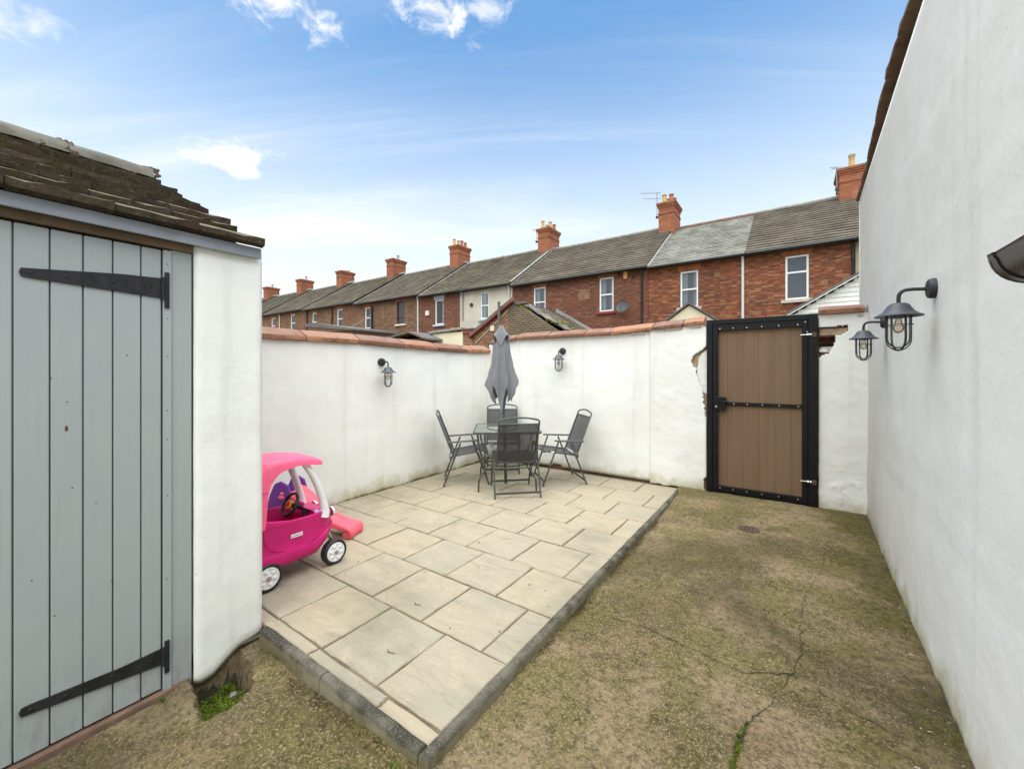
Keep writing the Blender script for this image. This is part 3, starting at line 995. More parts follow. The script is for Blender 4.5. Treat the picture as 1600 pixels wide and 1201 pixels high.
make_back_skin('render_skin', -4.12, -1.50, 0.035, 0.012)
make_back_skin('render_skin', -1.503, -0.835, 0.0125, -0.012)
make_back_skin('render_skin', 0.205, 0.64, 0.0125, 0.0)
mb = MB()
mb.box(-2.12, 2 + GX0, 0.045, 0.25, -0.25, 2.03)
mb.build('wall_core', M['core'], bw)
mb = MB()      # pier right of the gate, with a missing brick
mb.box(2 + GX1, 2.70, 0.045, 0.25, -0.25, 1.80)
mb.box(2 + GX1, 2.70, 0.045, 0.25, 1.90, 2.10)
mb.box(2.352, 2.70, 0.046, 0.25, 1.80, 1.90)
mb.box(2 + GX1, 2.352, 0.20, 0.25, 1.80, 1.90)
mb.build('wall_core', M['core'], bw)
# exposed plaster in the scars
mb = MB()
mb.box(2.222, 2.45, 0.018, 0.046, 1.912, 1.985)
mb.build('exposed_plaster', M['scar'], bw, bevel=0.008)
mb = MB()
mb.box(2.235, 2.33, 0.012, 0.047, 1.735, 1.795)
mb.build('exposed_brick', M['stonesill'], bw, bevel=0.008)
mb = MB()
mb.box(2.222, 2.285, 0.005, 0.046, 1.742, 1.772)
mb.build('paint_remnant', M['scarwhite'], bw, bevel=0.004)
mb = MB()
scar = [(-0.82, 1.88), (-1.02, 1.78), (-1.03, 1.60), (-0.95, 1.36), (-0.90, 1.0), (-0.84, 0.96), (-0.84, 1.88)]
mb.prism([(x + 2.0, 0.022, z) for x, z in scar], (0, 0.02, 0), 'y')
mb.build('exposed_plaster', M['scar'], bw)
mb = MB()
scar = [(-0.842, 1.80), (-0.90, 1.76), (-0.935, 1.70), (-0.945, 1.60), (-0.958, 1.56), (-0.94, 1.46), (-0.905, 1.32), (-0.885, 1.29), (-0.842, 1.27)]
mb.prism([(x + 2.0, 0.010, z) for x, z in scar], (0, 0.0115, 0), 'y')
mb.build('old_white_coat', M['scarwhite'], bw, bevel=0.003)
cts = [(-4.06, -3.56), (-3.56, -2.99), (-2.99, -2.40), (-2.40, -2.02), (-2.02, -1.46), (-1.46, -1.10), (-1.10, -0.86)]
for i, (a, b) in enumerate(cts):
    o = obj('coping_tile', coping_mesh(b - a - 0.013, 0.25, 0.045, 0.052, 0.062, 90 + i), M['coping'], bw)
    za, zb = lerp_tab(a, BB), lerp_tab(b, BB)
    o.location = ((a + b) / 2 + 2.0, -0.005, (za + zb) / 2 - 0.005 + rnd.uniform(-.003, .003))
    o.rotation_euler = (0, 0, R(-90) + rnd.uniform(-.006, .006))
    o.rotation_euler.rotate_axis('X', math.atan2(zb - za, b - a))
o = obj('coping_tile', coping_mesh(0.355, 0.25, 0.045, 0.052, 0.045, 99), M['coping'], bw)
o.location = (2.40, -0.005, 2.125)
o.rotation_euler = (0, 0, R(-90))

# ---- tall right wall, slightly out of square
def xr(y): return 0.514 + 0.0168 * y


RT = [(-1.5, 3.55), (2.6, 3.58), (3.2, 3.66), (3.5, 3.70), (3.9, 3.72), (4.35, 3.70), (4.8, 3.60), (5.16, 3.53), (6.06, 3.49)]
rw = thing('tall_wall', 'tall white rendered side wall with dark brown coping carrying two lamps', 'wall', (0.6, 3.0, 0.0))


def rwf(u, v):
    top = lerp_tab(u, RT)
    z = -0.1 + (top + 0.1) * v
    x = xr(u) - 0.014 * fbm(u, z, 3.1, 0.55) - 0.006 * fbm(u, z, 8.2, 2.2) - 0.0025 * fbm(u, z, 6.1, 9, 3)
    for (ya, za, yb, zb_) in ((2.31, 2.52, 2.96, 2.35), (2.96, 2.35, 3.3, 2.2), (2.05, 2.9, 2.31, 2.52)):     # old trowel ridge
        L2 = (yb - ya) ** 2 + (zb_ - za) ** 2
        t = min(1, max(0, ((u - ya) * (yb - ya) + (z - za) * (zb_ - za)) / L2))
        dd = math.hypot(u - ya - t * (yb - ya), z - za - t * (zb_ - za))
        x -= 0.004 * math.exp(-(dd / 0.035) ** 2)
    return (x - 0.6, u - 3.0, z)


grid_wall('render_skin', M['wallR'], rw, frange(6.06, -1.5, 0.05), frange(0, 1, 0.0125), rwf, solid=0.03)
mb = MB()
for a, b in zip(frange(-1.5, 6.0, 0.5), frange(-1.5, 6.0, 0.5)[1:]):
    mb.add([(xr(a) + .05 - .6, a - 3, -.25), (.30, a - 3, -.25), (.30, b - 3, -.25), (xr(b) + .05 - .6, b - 3, -.25),
            (xr(a) + .05 - .6, a - 3, lerp_tab(a, RT) - .03), (.30, a - 3, lerp_tab(a, RT) - .03), (.30, b - 3, lerp_tab(b, RT) - .03), (xr(b) + .05 - .6, b - 3, lerp_tab(b, RT) - .03)],
           [(3, 2, 1, 0), (4, 5, 6, 7), (0, 1, 5, 4), (1, 2, 6, 5), (2, 3, 7, 6), (3, 0, 4, 7)])
mb.build('wall_core', M['core'], rw)
mb = MB()
mb.box(xr(6.06) - 0.6 + 0.001, 0.30, 3.0, 3.062, -0.25, 3.47)
mb.build('wall_end', M['wallR'], rw)
yy = frange(-1.5, 6.1, 0.5)
for i, (a, b) in enumerate(zip(yy, yy[1:])):
    me = coping_mesh(b - a - 0.006, 0.28, 0.020, 0.034, 0.035, 120 + i, jit=0.003)
    o = obj('coping_stone', me, M['darkcoping'], rw)
    za, zb = lerp_tab(a, RT), lerp_tab(b, RT)
    o.location = (xr((a + b) / 2) - 0.6, (a + b) / 2 - 3, (za + zb) / 2 - 0.004)
    o.rotation_euler = (math.atan2(zb - za, b - a), 0, R(180) * 0)
    # mirrored so that the front faces -X
    o.scale = (-1, 1, 1)

# ================================================================== SHED
SX = -2.45
sh = thing('shed', 'white rendered shed with mossy tiled roof beside the patio', 'shed', (SX, 0.0, 0.0))
# pier with ragged bottom
mb = MB()
bot = [(0.762, -0.02), (0.80, -0.035), (0.84, -0.03), (0.88, 0.0), (0.93, 0.04), (0.98, 0.06), (1.03, 0.065), (1.08, 0.07)]
U = frange(0.762, 1.08, 0.02)
V = frange(0, 1, 0.016)


def pierf(u, v):
    b = lerp_tab(u, bot) + 0.006 * fbm(u, 0, 0, 20, 2)
    z = b + (2.20 - b) * v
    x = 0.005 * fbm(u, z, 11, 1.6) + 0.002 * fbm(u, z, 4, 8, 3)
    e = min(u - 0.762, 1.08 - u)
    x -= 0.012 * max(0, 1 - e / 0.02) ** 2
    x -= 0.014 * max(0, 1 - v / 0.014)
    return (x, u, z)


grid_wall('pier', M['pier'], sh, U, V, pierf, solid=0.06)
mb = MB()
mb.box(-3.3, -0.03, 0.80, 1.078, 0.05, 2.2)
mb.box(-3.3, -0.20, 0.80, 1.078, -0.28, 0.05)
mb.build('side_wall', M['pier'], sh)
mb = MB()
mb.prism([(-3.3, 1.0, 2.195), (-0.05, 1.0, 2.195), (-1.67, 1.0, 2.95)], (0, -0.22, 0), 'y')
mb.box(-3.3, -3.1, -1.3, 1.0, -0.28, 2.2)
mb.build('gable', M['pier'], sh)
mb = MB()
mb.box(-3.3, -0.12, -1.36, -1.26, -0.28, 2.2)
mb.build('end_wall', M['pier'], sh)
# door boards
Yb = [-0.86, -0.76, -0.66, -0.565, -0.47, -0.375, -0.28, -0.185, -0.09, 0.005, 0.098, 0.192, 0.2875, 0.3815, 0.4733, 0.568, 0.6425]
door = obj('door', MB().box(-0.075, -0.052, -0.86, 0.641, 0.034, 2.122).mesh('door'), M['door'], sh)
for a, b in zip(Yb, Yb[1:]):
    mb = MB()
    mb.box(-0.053, -0.030, a + 0.0022, b - 0.0022, 0.030 + rnd.uniform(0, .004), 2.126)
    mb.build('board', M['door'], door, bevel=0.004)
MB().lathe([(0.011, 0), (0.009, 0.0012), (0.0, 0.0016)], 12, Matrix.Translation((-0.0302, 0.333, 1.31)) @ Matrix.Rotation(R(90), 4, 'Y') @ Matrix.Diagonal((1.3, 0.5, 0.5, 1)), cap=False).build('knot', M['rust'], door, smooth=60)
for (yy_, zz_) in ((0.29, 1.52), (0.335, 1.42), (0.42, 0.98), (0.35, 1.06), (0.24, 0.72), (0.52, 1.62), (0.30, 0.55), (0.47, 0.62)):
    MB().lathe([(0.0032, 0), (0.0022, 0.0012)], 8, Matrix.Translation((-0.0302, yy_, zz_)) @ Matrix.Rotation(R(90), 4, 'Y')).build('nail_head', M['rust'], door)
for zz_ in (0.15, 0.55, 0.95, 1.22, 1.36, 1.62, 1.80, 2.06):
    MB().lathe([(0.0032, 0), (0.0022, 0.0012)], 8, Matrix.Translation((-0.0222, 0.662, zz_)) @ Matrix.Rotation(R(90), 4, 'Y')).build('nail_head', M['rust'], sh)
mb = MB()
mb.box(-0.065, -0.022, 0.6465, 0.679, -0.06, 2.128)
mb.build('door_stop', M['door'], sh, bevel=0.003)
mb = MB()
mb.box(-0.075, -0.030, 0.6795, 0.7605, -0.06, 2.135)
mb.build('door_frame', M['door'], sh, bevel=0.004)
mb = MB()
mb.box(-0.08, -0.016, -1.3, 0.762, 2.136, 2.20)
mb.build('lintel', M['lintel'], sh, bevel=0.003)
mb = MB()
mb.box(-0.10, -0.012, -1.3, 0.745, -0.16, 0.022)
mb.build('threshold', M['threshold'], sh, bevel=0.008)
mb = MB()
mb.box(-0.10, -0.078, -1.3, 0.76, -0.1, 2.2)
mb.build('door_backing', M['soil'], sh)


def strap(z0, z1, tip):
    mb = MB()
    poly = [(-0.029, 0.641, z0), (-0.029, 0.641, z1), (-0.029, 0.50, z0 + (z1 - z0) * 0.97 - 0.004), (-0.029, 0.235, tip + 0.019), (-0.029, 0.212, tip + 0.017), (-0.029, 0.206, tip), (-0.029, 0.212, tip - 0.017), (-0.029, 0.235, tip - 0.019)]
    mb.prism(poly, (0.007, 0, 0), 'x')
    h = mb.build('strap_hinge', M['iron'], door, bevel=0.0015)
    mb = MB()
    mb.box(-0.021, -0.014, 0.650, 0.668, z0 - 0.045, z1 + 0.03)
    mb.tube([(-0.016, 0.6455, z0 - 0.004), (-0.016, 0.6455, z1 + 0.004)], 0.0085, 8)
    mb.build('hinge_plate', M['iron'], door, smooth=40)
    for yy_ in (0.60, 0.47, 0.33, 0.235):
        zc_ = tip + (0.5 * (z0 + z1) - tip) * (yy_ - 0.21) / 0.43
        MB().lathe([(0.0065, 0), (0.0055, 0.002), (0.002, 0.003)], 10, Matrix.Translation((-0.0225, yy_, zc_)) @ Matrix.Rotation(R(90), 4, 'Y')).build('screw', M['iron'], h, smooth=50)


strap(1.895, 1.990, 1.935)
strap(0.150, 0.228, 0.216)
# fascia
mb = MB()
mb.box(0.018, 0.034, -1.35, 1.058, 2.166, 2.222)
mb.build('fascia', M['fascia'], sh, bevel=0.003)
mb = MB()
mb.box(-0.05, 0.016, -1.35, 1.05, 2.19, 2.21)
mb.build('soffit', M['lintel'], sh)
# roof tiles, course by course
sl = math.atan2(3.045 - 2.225, 1.775)
NC = 8
CL = 1.93 / NC
roof = obj('roof', MB().prism([(-0.01, -1.35, 2.198), (-1.67, -1.35, 3.015), (-3.4, -1.35, 2.205), (-3.4, -1.35, 2.18), (-1.67, -1.35, 2.985), (-0.01, -1.35, 2.17)], (0, 2.37, 0), 'y').mesh('roof_deck'), M['soil'], sh)


def tile_mesh(seed):
    r = random.Random(seed)
    mb = MB()
    th = 0.052
    n = 7
    rings = []
    for i in range(n):
        y = -0.147 + 0.294 * i / (n - 1)
        j = r.uniform(-.004, .004)
        rings.append([(-0.02 + j, y, 0.0), (0.004 + j * 1.5, y, th * 0.42), (-0.006 + j, y, th + r.uniform(-.008, .006)), (-0.30, y, th * 0.45), (-0.30, y, 0.0)])
    mb.rings(rings)
    return mb.mesh('roof_tile', 40)


tm = [tile_mesh(200 + k) for k in range(6)]
for cI in range(NC):
    s = cI * CL
    edge = 1.052 - (0.045 if cI % 2 else 0.0) + rnd.uniform(-.014, .014)
    yv = edge - 0.147
    k = 0
    while yv > -1.45:
        o = obj('roof_tile', tm[rnd.randint(0, 5)], M['mossroof'], roof)
        lift = 0.010 + rnd.uniform(-.002, .004)
        o.location = (0.065 - s * math.cos(sl), yv, 2.205 + s * math.sin(sl) + lift - 0.002)
        o.rotation_euler = (0, sl - 0.035 + rnd.uniform(-.01, .01), rnd.uniform(-.012, .012))
        yv -= 0.297
# far slope, plain courses
mb = MB()
for cI in range(NC):
    s = cI * CL
    x = -3.44 + s * math.cos(sl)
    z = 2.205 + s * math.sin(sl)
    mb.add([(x, -1.4, z + .03), (x, 1.03, z + .03), (x + .27, 1.03, z + .03 + .125), (x + .27, -1.4, z + .03 + .125)], [(0, 1, 2, 3)])
mb.build('far_slope', M['mossroof'], roof)
# ridge tiles bedded in mortar
yv = 0.99
for i in range(6):
    L = 0.44
    mb = MB()
    rings = []
    for j in range(7):
        y = yv - L * j / 6
        rings.append([(-1.67 + 0.135 * math.cos(th) + rnd.uniform(-.004, .004), y, 3.010 + 0.105 * math.sin(th) + rnd.uniform(-.004, .004)) for th in [math.pi * q / 8 for q in range(9)]])
    mb.rings(rings)
    mb.build('ridge_tile', M['ridge'], roof, smooth=50)
    mb = MB()
    rr = random.Random(i)
    for q in range(16):
        yq = yv + rr.uniform(-0.03, 0.03) if q < 14 else yv - rr.uniform(0, L)
        th = rr.uniform(0.05, 1.9) if q < 14 else rr.uniform(-0.1, 0.25)
        cx, cz = -1.67 + 0.130 * math.cos(th), 3.010 + 0.100 * math.sin(th)
        Mx = Matrix.Translation((cx, yq, cz)) @ Matrix.Rotation(rr.uniform(0, 3), 4, Vector((rr.random(), rr.random(), rr.random())))
        mb.mbox(Mx, rr.uniform(.015, .04), rr.uniform(.02, .04), rr.uniform(.008, .018))
    struct(mb.build('ridge_bedding', M['ridgedirt'], roof, smooth=80), 'stuff')
    yv -= L + 0.004


# ---- moss and growth: stuff
def clump_mesh(name, pts, mat, size, n, parent=None, up=0.6):
    mb = MB()
    rr = random.Random(len(pts) + n)
    for _ in range(n):
        p = rr.choice(pts)() if callable(pts[0]) else rr.choice(pts)
        p = Vector(p)
        s = size * rr.uniform(0.5, 1.5)
        d = Vector((rr.gauss(0, 1), rr.gauss(0, 1), abs(rr.gauss(0, 1)) * up + 0.1)).normalized()
        t = d.cross(Vector((rr.random(), rr.random(), 0.2))).normalized()
        b = d * s * 1.3
        w = t * s * 0.5
        mb.add([p - w * 0.4, p + b * 0.5 - w, p + b, p + b * 0.5 + w], [(0, 1, 2, 3)])
    o = mb.build(name, mat, parent)
    o['kind'] = 'stuff'
    return o


def pitpt():
    while True:
        x, y = rnd.uniform(-2.47, -2.08), rnd.uniform(0.70, 0.99)
        if inside(x, y, PIT) and not (y > 0.93 and x < -2.36): return (x, y, -0.15 + 0.03 * fbm(x, y, 8, 6) + rnd.uniform(0, 0.04) + 0.075 * sm(x, -2.42, -2.12))


o = clump_mesh('moss', [pitpt], M['leafgreen'], 0.006, 15000)
o['label'] = 'bright green moss and tiny weeds in the hole below the shed pier'
o['category'] = 'moss'


def roofmoss():
    cI = rnd.choice([0, 0, 1, 1, 2, 3, 4, 5, 6])
    s = cI * CL
    y = rnd.uniform(-0.2, 0.97)
    if fbm(y, cI * 3.1, 0, 4) < 0.05: y = rnd.uniform(-0.2, 0.97)
    return (0.065 - (s + rnd.uniform(0.0, 0.02)) * math.cos(sl), y, 2.23 + s * math.sin(sl) + rnd.uniform(-0.005, 0.018))


clump_mesh('roof_moss', [roofmoss], M['moss'], 0.011, 4200, roof)


def kerbmoss():
    y = rnd.choice([1.9, 2.25, 2.32, 2.9, 3.1, 3.4, 3.9]) + rnd.gauss(0, 0.10)
    x = -1.088 + abs(rnd.gauss(0, 0.016 + 0.02 * max(0, fbm(y, 0, 0, 5))))
    return (x, y, gz(x, y) + rnd.uniform(0, 0.006))


def frontmoss():
    x = rnd.choice([-1.35, -1.55, -1.75, -1.98]) + rnd.gauss(0, 0.05)
    y = 1.03 - abs(rnd.gauss(0, 0.035))
    return (x, y, gz(x, y) + rnd.uniform(0, 0.005))


o = clump_mesh('brown_moss', [kerbmoss, kerbmoss, kerbmoss, frontmoss], M['brownmoss'], 0.0045, 3600)
o['label'] = 'brown moss growing along the foot of the kerb'
o['category'] = 'moss'
CR = [(-0.155, 1.95), (-0.18, 1.85), (-0.175, 1.78), (-0.185, 1.70), (-0.178, 1.62), (-0.195, 1.5)]


def crackmoss():
    i = rnd.randrange(len(CR) - 1)
    t = rnd.random()
    x = CR[i][0] * (1 - t) + CR[i + 1][0] * t + rnd.gauss(0, 0.006)
    y = CR[i][1] * (1 - t) + CR[i + 1][1] * t
    return (x, y, gz(x, y) + 0.004)


o = clump_mesh('crack_moss', [crackmoss], M['leafgreen'], 0.006, 700)
o['label'] = 'thin line of green moss growing in a crack of the concrete'
o['category'] = 'moss'
# pale flakes and bits lying on the concrete
mb = MB()
for k in range(230):
    if k < 110: x, y = xr(3) - abs(rnd.gauss(0.10, 0.12)), rnd.uniform(1.3, 3.6)
    else: x, y = rnd.uniform(-1.0, 0.5), 1.0 + 4.2 * rnd.random() ** 1.3
    if x > xr(y) - 0.02: continue
    s = rnd.uniform(0.0012, 0.0040) * (1.4 if k < 40 else 1)
    a = rnd.uniform(0, 6.28)
    z = gz(x, y) + 0.004
    el = rnd.choice([1, 1, 2, 3.5 if k < 150 else 1])
    Mx = Matrix.Translation((x, y, z)) @ Matrix.Rotation(a, 4, 'Z') @ Matrix.Rotation(rnd.uniform(-.3, .3), 4, 'X')
    mb.mbox(Mx, s * el, s, s * 0.35)
o = mb.build('paint_flakes', M['debris'])
struct(o, 'stuff')
o['label'] = 'pale flakes and bits scattered over the concrete floor'
o['category'] = 'debris'
mb = MB()
for k in range(70):
    x, y = rnd.uniform(-3.9, -1.18), rnd.uniform(1.2, 5.1)
    sz = rnd.uniform(0.002, 0.006)
    Mx = Matrix.Translation((x, y, PZ + 0.0045)) @ Matrix.Rotation(rnd.uniform(0, 6.28), 4, 'Z')
    mb.mbox(Mx, sz * rnd.choice([1, 1, 2.5]), sz, 0.003)
for (x, y) in ((-1.93, 1.72), (-1.72, 1.35)):
    pts = [(x + 0.012 * q + 0.006 * math.sin(q * 2), y + 0.008 * math.cos(q * 1.7), PZ + 0.005) for q in range(5)]
    mb.tube(pts, 0.0016, 5)
o = mb.build('grit', M['soil'])
struct(o, 'stuff')
o['label'] = 'dark grit and twig bits scattered over the paving slabs'
o['category'] = 'debris'
# rubble in the hole
for k in range(7):
    x, y = -2.14 - 0.035 * k + rnd.uniform(-.015, .015), 0.955 + rnd.uniform(-.02, .02) if k < 4 else 0.90
    Mx = Matrix.Rotation(rnd.uniform(0, 3), 4, Vector((rnd.random(), rnd.random(), rnd.random())))
    o = MB().mbox(Mx, rnd.uniform(.03, .06), rnd.uniform(.025, .05), rnd.uniform(.02, .04)).build('rubble', M['threshold' if k % 2 else 'stonecap'], bevel=0.006)
    o.location = (x, y, -0.115)
    tag(o, 'small broken lump of masonry in the hole below the shed pier', 'rubble', 'rubble in the hole')
# small weed at the kerb corner
def weed(name, loc, n, h, label):
    mb = MB()
    rr = random.Random(n)
    for k in range(n):
        a = rr.uniform(0, 6.28)
        el = rr.uniform(0.5, 1.3)
        d = Vector((math.cos(a) * math.cos(el), math.sin(a) * math.cos(el), math.sin(el)))
        L = h * rr.uniform(0.5, 1)
        t = d.cross(Vector((0, 0, 1))).normalized()
        mb.tube([(0, 0, 0), d * L * 0.6], 0.0008, 4)
        p = d * L * 0.6
        mb.add([p, p + d * L * .22 + t * L * .16, p + d * L * .45, p + d * L * .22 - t * L * .16], [(0, 1, 2, 3)])
    o = mb.build(name, M['leafgreen'])
    o.location = loc
    return tag(o, label, 'weed')


weed('weed', (-1.185, 0.975, gz(-1.185, 0.975) - 0.002), 26, 0.05, 'small green weed sprouting at the outer kerb corner')
weed('weed', (SX + 0.012, 0.635, gz(-2.44, 0.635) - 0.004), 22, 0.03, 'tiny weed growing at the shed door frame foot')

# drain cover in the concrete
dc = thing('drain_cover', 'small round rusty drain cover set in the concrete', 'drain cover', (-0.335, 4.33, gz(-0.335, 4.33)))
MB().lathe([(0.088, -0.02), (0.088, 0.004), (0.080, 0.007), (0.072, 0.004)], 24).build('rim', M['rust'], dc, smooth=40)
mb = MB()
mb.lathe([(0.071, -0.01), (0.071, 0.003), (0.0, 0.003)], 24, cap=False)
for q in (-0.03, 0.0, 0.03): mb.box(q - 0.005, q + 0.005, -0.05, 0.05, 0.002, 0.006)
mb.build('plate', M['soil'], dc, smooth=40)

# ================================================================== GATE
gt = thing('gate', 'brown boarded gate in a black steel frame at the end of the yard', 'gate', ((GX0 + GX1) / 2, WB, 0.0))
gx = (GX0 + GX1) / 2
GB = 0.128


def gbox(x0, x1, y0, y1, z0, z1, nm, mat, par=gt, bevel=0.003):
    return MB().box(x0 - gx, x1 - gx, y0, y1, z0, z1).build(nm, mat, par, bevel=bevel)


# outer frame
gbox(GX0 + .003, GX0 + .062, -0.035, 0.045, GB, GZT, 'outer_frame', M['blackpaint'])
gbox(GX1 - .085, GX1 - .003, -0.035, 0.045, GB, GZT, 'outer_frame', M['blackpaint'])
gbox(GX0 + .062, GX1 - .085, -0.034, 0.045, GZT - .055, GZT - .001, 'outer_frame', M['blackpaint'])
gbox(GX0 + .062, GX1 - .085, -0.012, 0.045, GB, GB + .028, 'outer_frame', M['blackpaint'])
# leaf frame (angle iron): face flange and inner strip
LX0, LX1 = GX0 + .064, GX1 - .088
LZ0, LZ1 = GB + .030, GZT - .058
leaf = obj('leaf_frame', MB().box(LX0 - gx, -0.722 - gx, -0.028, 0.012, LZ0, LZ1).box(0.078 - gx, LX1 - gx, -0.028, 0.012, LZ0, LZ1)
           .box(-0.722 - gx, 0.078 - gx, -0.027, 0.012, 2.012, LZ1).box(-0.722 - gx, 0.078 - gx, -0.027, 0.012, LZ0, 0.216).mesh('leaf_frame'), M['blackpaint'], gt, bevel=0.003)
rail = gbox(-0.722, 0.078, -0.010, 0.014, 1.150, 1.190, 'mid_rail', M['blackpaint'])
bx = [-0.722, -0.626, -0.470, -0.320, -0.166, -0.0137, 0.078]
for a, b in zip(bx, bx[1:]):
    mb = MB()
    a0, b0 = a - gx + 0.0006, b - gx - 0.0006
    w = b0 - a0
    # tongue-and-groove board with a shallow rebate near the joint
    prof = [(a0, 0.0165), (a0 + 0.012, 0.0160), (a0 + 0.013, 0.0145), (b0 - 0.002, 0.0145), (b0, 0.0160), (b0, 0.034), (a0, 0.034)]
    mb.prism([(x, y, 0.20) for x, y in prof], (0, 0, 1.83), 'z')
    mb.build('board', M['composite'], gt)
gbox(-0.79, 0.140, 0.0345, 0.040, 0.15, 2.10, 'light_blocking_sheet', M['soil'], bevel=0)  # added dark sheet, keeps alley light from showing between the boards


def screw(x, z, par, y=-0.027):
    o = MB().lathe([(0.0072, 0), (0.0065, 0.002), (0.003, 0.0032)], 10, Matrix.Translation((x - gx, y, z)) @ Matrix.Rotation(R(90), 4, 'X')).build('screw', M['steel'], par, smooth=40)


for x in (-0.70, -0.565, -0.43, -0.285, -0.13, 0.04):
    screw(x, 2.035, leaf)
    screw(x, 0.190, leaf)
for x in (-0.56, -0.425, -0.28, -0.125, 0.045): screw(x, 1.170, rail, -0.010)
screw(0.105, 2.06, leaf)
screw(0.12, 1.955, leaf, -0.028)
lock = gbox(-0.755, -0.632, -0.055, -0.0285, 1.095, 1.245, 'lock_box', M['blackpaint'], bevel=0.004)
mb = MB()
mb.tube([(-0.705 - gx, -0.055, 1.205), (-0.705 - gx, -0.085, 1.205), (-0.69 - gx, -0.092, 1.203), (-0.615 - gx, -0.092, 1.200)], 0.008, 8)
mb.build('handle', M['blackpaint'], lock, smooth=40)
MB().lathe([(0.011, 0), (0.011, 0.006), (0.004, 0.007)], 14, Matrix.Translation((-0.735 - gx, -0.055, 1.135)) @ Matrix.Rotation(R(90), 4, 'X')).build('keyhole', M['steel'], lock, smooth=40)
for z in (1.925, 0.395):
    h = MB().tube([(0.062 - gx, -0.042, z), (0.165 - gx, -0.042, z)], 0.0055, 8).build('hinge', M['steel'], gt, smooth=40)
    MB().tube([(0.118 - gx, -0.042, z), (0.133 - gx, -0.042, z)], 0.0125, 6).tube([(0.143 - gx, -0.042, z), (0.153 - gx, -0.042, z)], 0.0125, 6).build('nut', M['steel'], h)
    MB().box(0.160 - gx, 0.198 - gx, -0.060, -0.0345, z - 0.026, z + 0.022).build('lug', M['rust'], h, bevel=0.003)

# ================================================================== LAMPS
def make_lamp():
    """wall lamp: wall behind at local y = 0, arm towards -y"""
    t = thing('wall_lamp', '', 'lamp')
    ry = Matrix.Rotation(R(90), 4, 'X')
    MB().lathe([(0.048, 0.0), (0.048, 0.020), (0.044, 0.030), (0.036, 0.034), (0.012, 0.036)], 28, ry).build('backplate', M['lampblack'], t, smooth=35)
    pts = [(0, -0.03, 0), (0, -0.085, 0.004), (0, -0.108, 0.003), (0, -0.123, -0.004), (0, -0.132, -0.018), (0, -0.134, -0.036), (0, -0.134, -0.066)]
    MB().tube(pts, 0.0085, 10, ref=(1, 0, 0)).build('arm', M['lampblack'], t, smooth=40)
    T = Matrix.Translation((0, -0.134, 0))
    prof = [(0.012, -0.058), (0.028, -0.061), (0.042, -0.071), (0.051, -0.088), (0.061, -0.103), (0.077, -0.115), (0.092, -0.123), (0.092, -0.127), (0.076, -0.120), (0.058, -0.109), (0.048, -0.100)]
    shade = MB().lathe(prof, 36, T).build('shade', M['lampgrey'], t, smooth=60)
    MB().lathe([(0.024, -0.098), (0.024, -0.132), (0.020, -0.136)], 16, T).build('lamp_holder', M['lampgrey'], t, smooth=40)
    jar = [(0.045, -0.104), (0.045, -0.235)] + [(0.045 * math.cos(a), -0.235 - 0.049 * math.sin(a)) for a in (0.3, 0.6, 0.9, 1.2, 1.45)]
    MB().lathe(jar, 24, T, cap=False).build('glass_jar', M['lampglass'], t, smooth=60)
    MB().lathe([(0.010, -0.136), (0.014, -0.155), (0.022, -0.176), (0.022, -0.190), (0.014, -0.204), (0.003, -0.209)], 16, T, cap=False).build('bulb', M['bulb'], t, smooth=60)
    for k, (rot, r) in enumerate(((0.0, 0.0048), (R(90), 0.0028))):
        pts = [(-0.053, 0, -0.104), (-0.053, 0, -0.23)] + [(-0.053 * math.cos(a), 0, -0.238 - 0.056 * math.sin(a)) for a in [math.pi * q / 10 for q in range(1, 10)]] + [(0.053, 0, -0.23), (0.053, 0, -0.104)]
        MB().tube([T @ (Matrix.Rotation(rot + R(20), 4, 'Z') @ Vector(p)) for p in pts], r, 8, ref=(0.3, 0.9, 0.1)).build('cage_bar', M['lampblack'], t, smooth=40)
    ring = [T @ Vector((0.0545 * math.cos(2 * math.pi * k / 28), 0.0545 * math.sin(2 * math.pi * k / 28), -0.168)) for k in range(28)]
    MB().tube(ring, 0.0016, 6, closed=True).build('cage_ring', M['lampblack'], t, smooth=40)
    return t


lamp0 = make_lamp()
spots = [((WL + 0.008, 3.115, 1.652), R(90), 'caged wall lamp on the white wall behind the toy car'),
         ((-2.76, WB + 0.012, 1.835), 0, 'caged wall lamp on the back wall behind the table and chairs'),
         ((xr(2.754) + 0.004, 2.754, 1.945), R(-90), 'caged wall lamp on the tall wall, the one farther from the gate'),
         ((xr(4.20) + 0.004, 4.20, 1.925), R(-90), 'caged wall lamp on the tall wall, the one nearer the gate')]
for i, (p, rz, lab) in enumerate(spots):
    o = lamp0 if i == 0 else copy_tree(lamp0)
    o.location = p
    o.rotation_euler = (0, 0, rz)
    tag(o, lab, 'lamp', 'caged wall lamps round the yard')


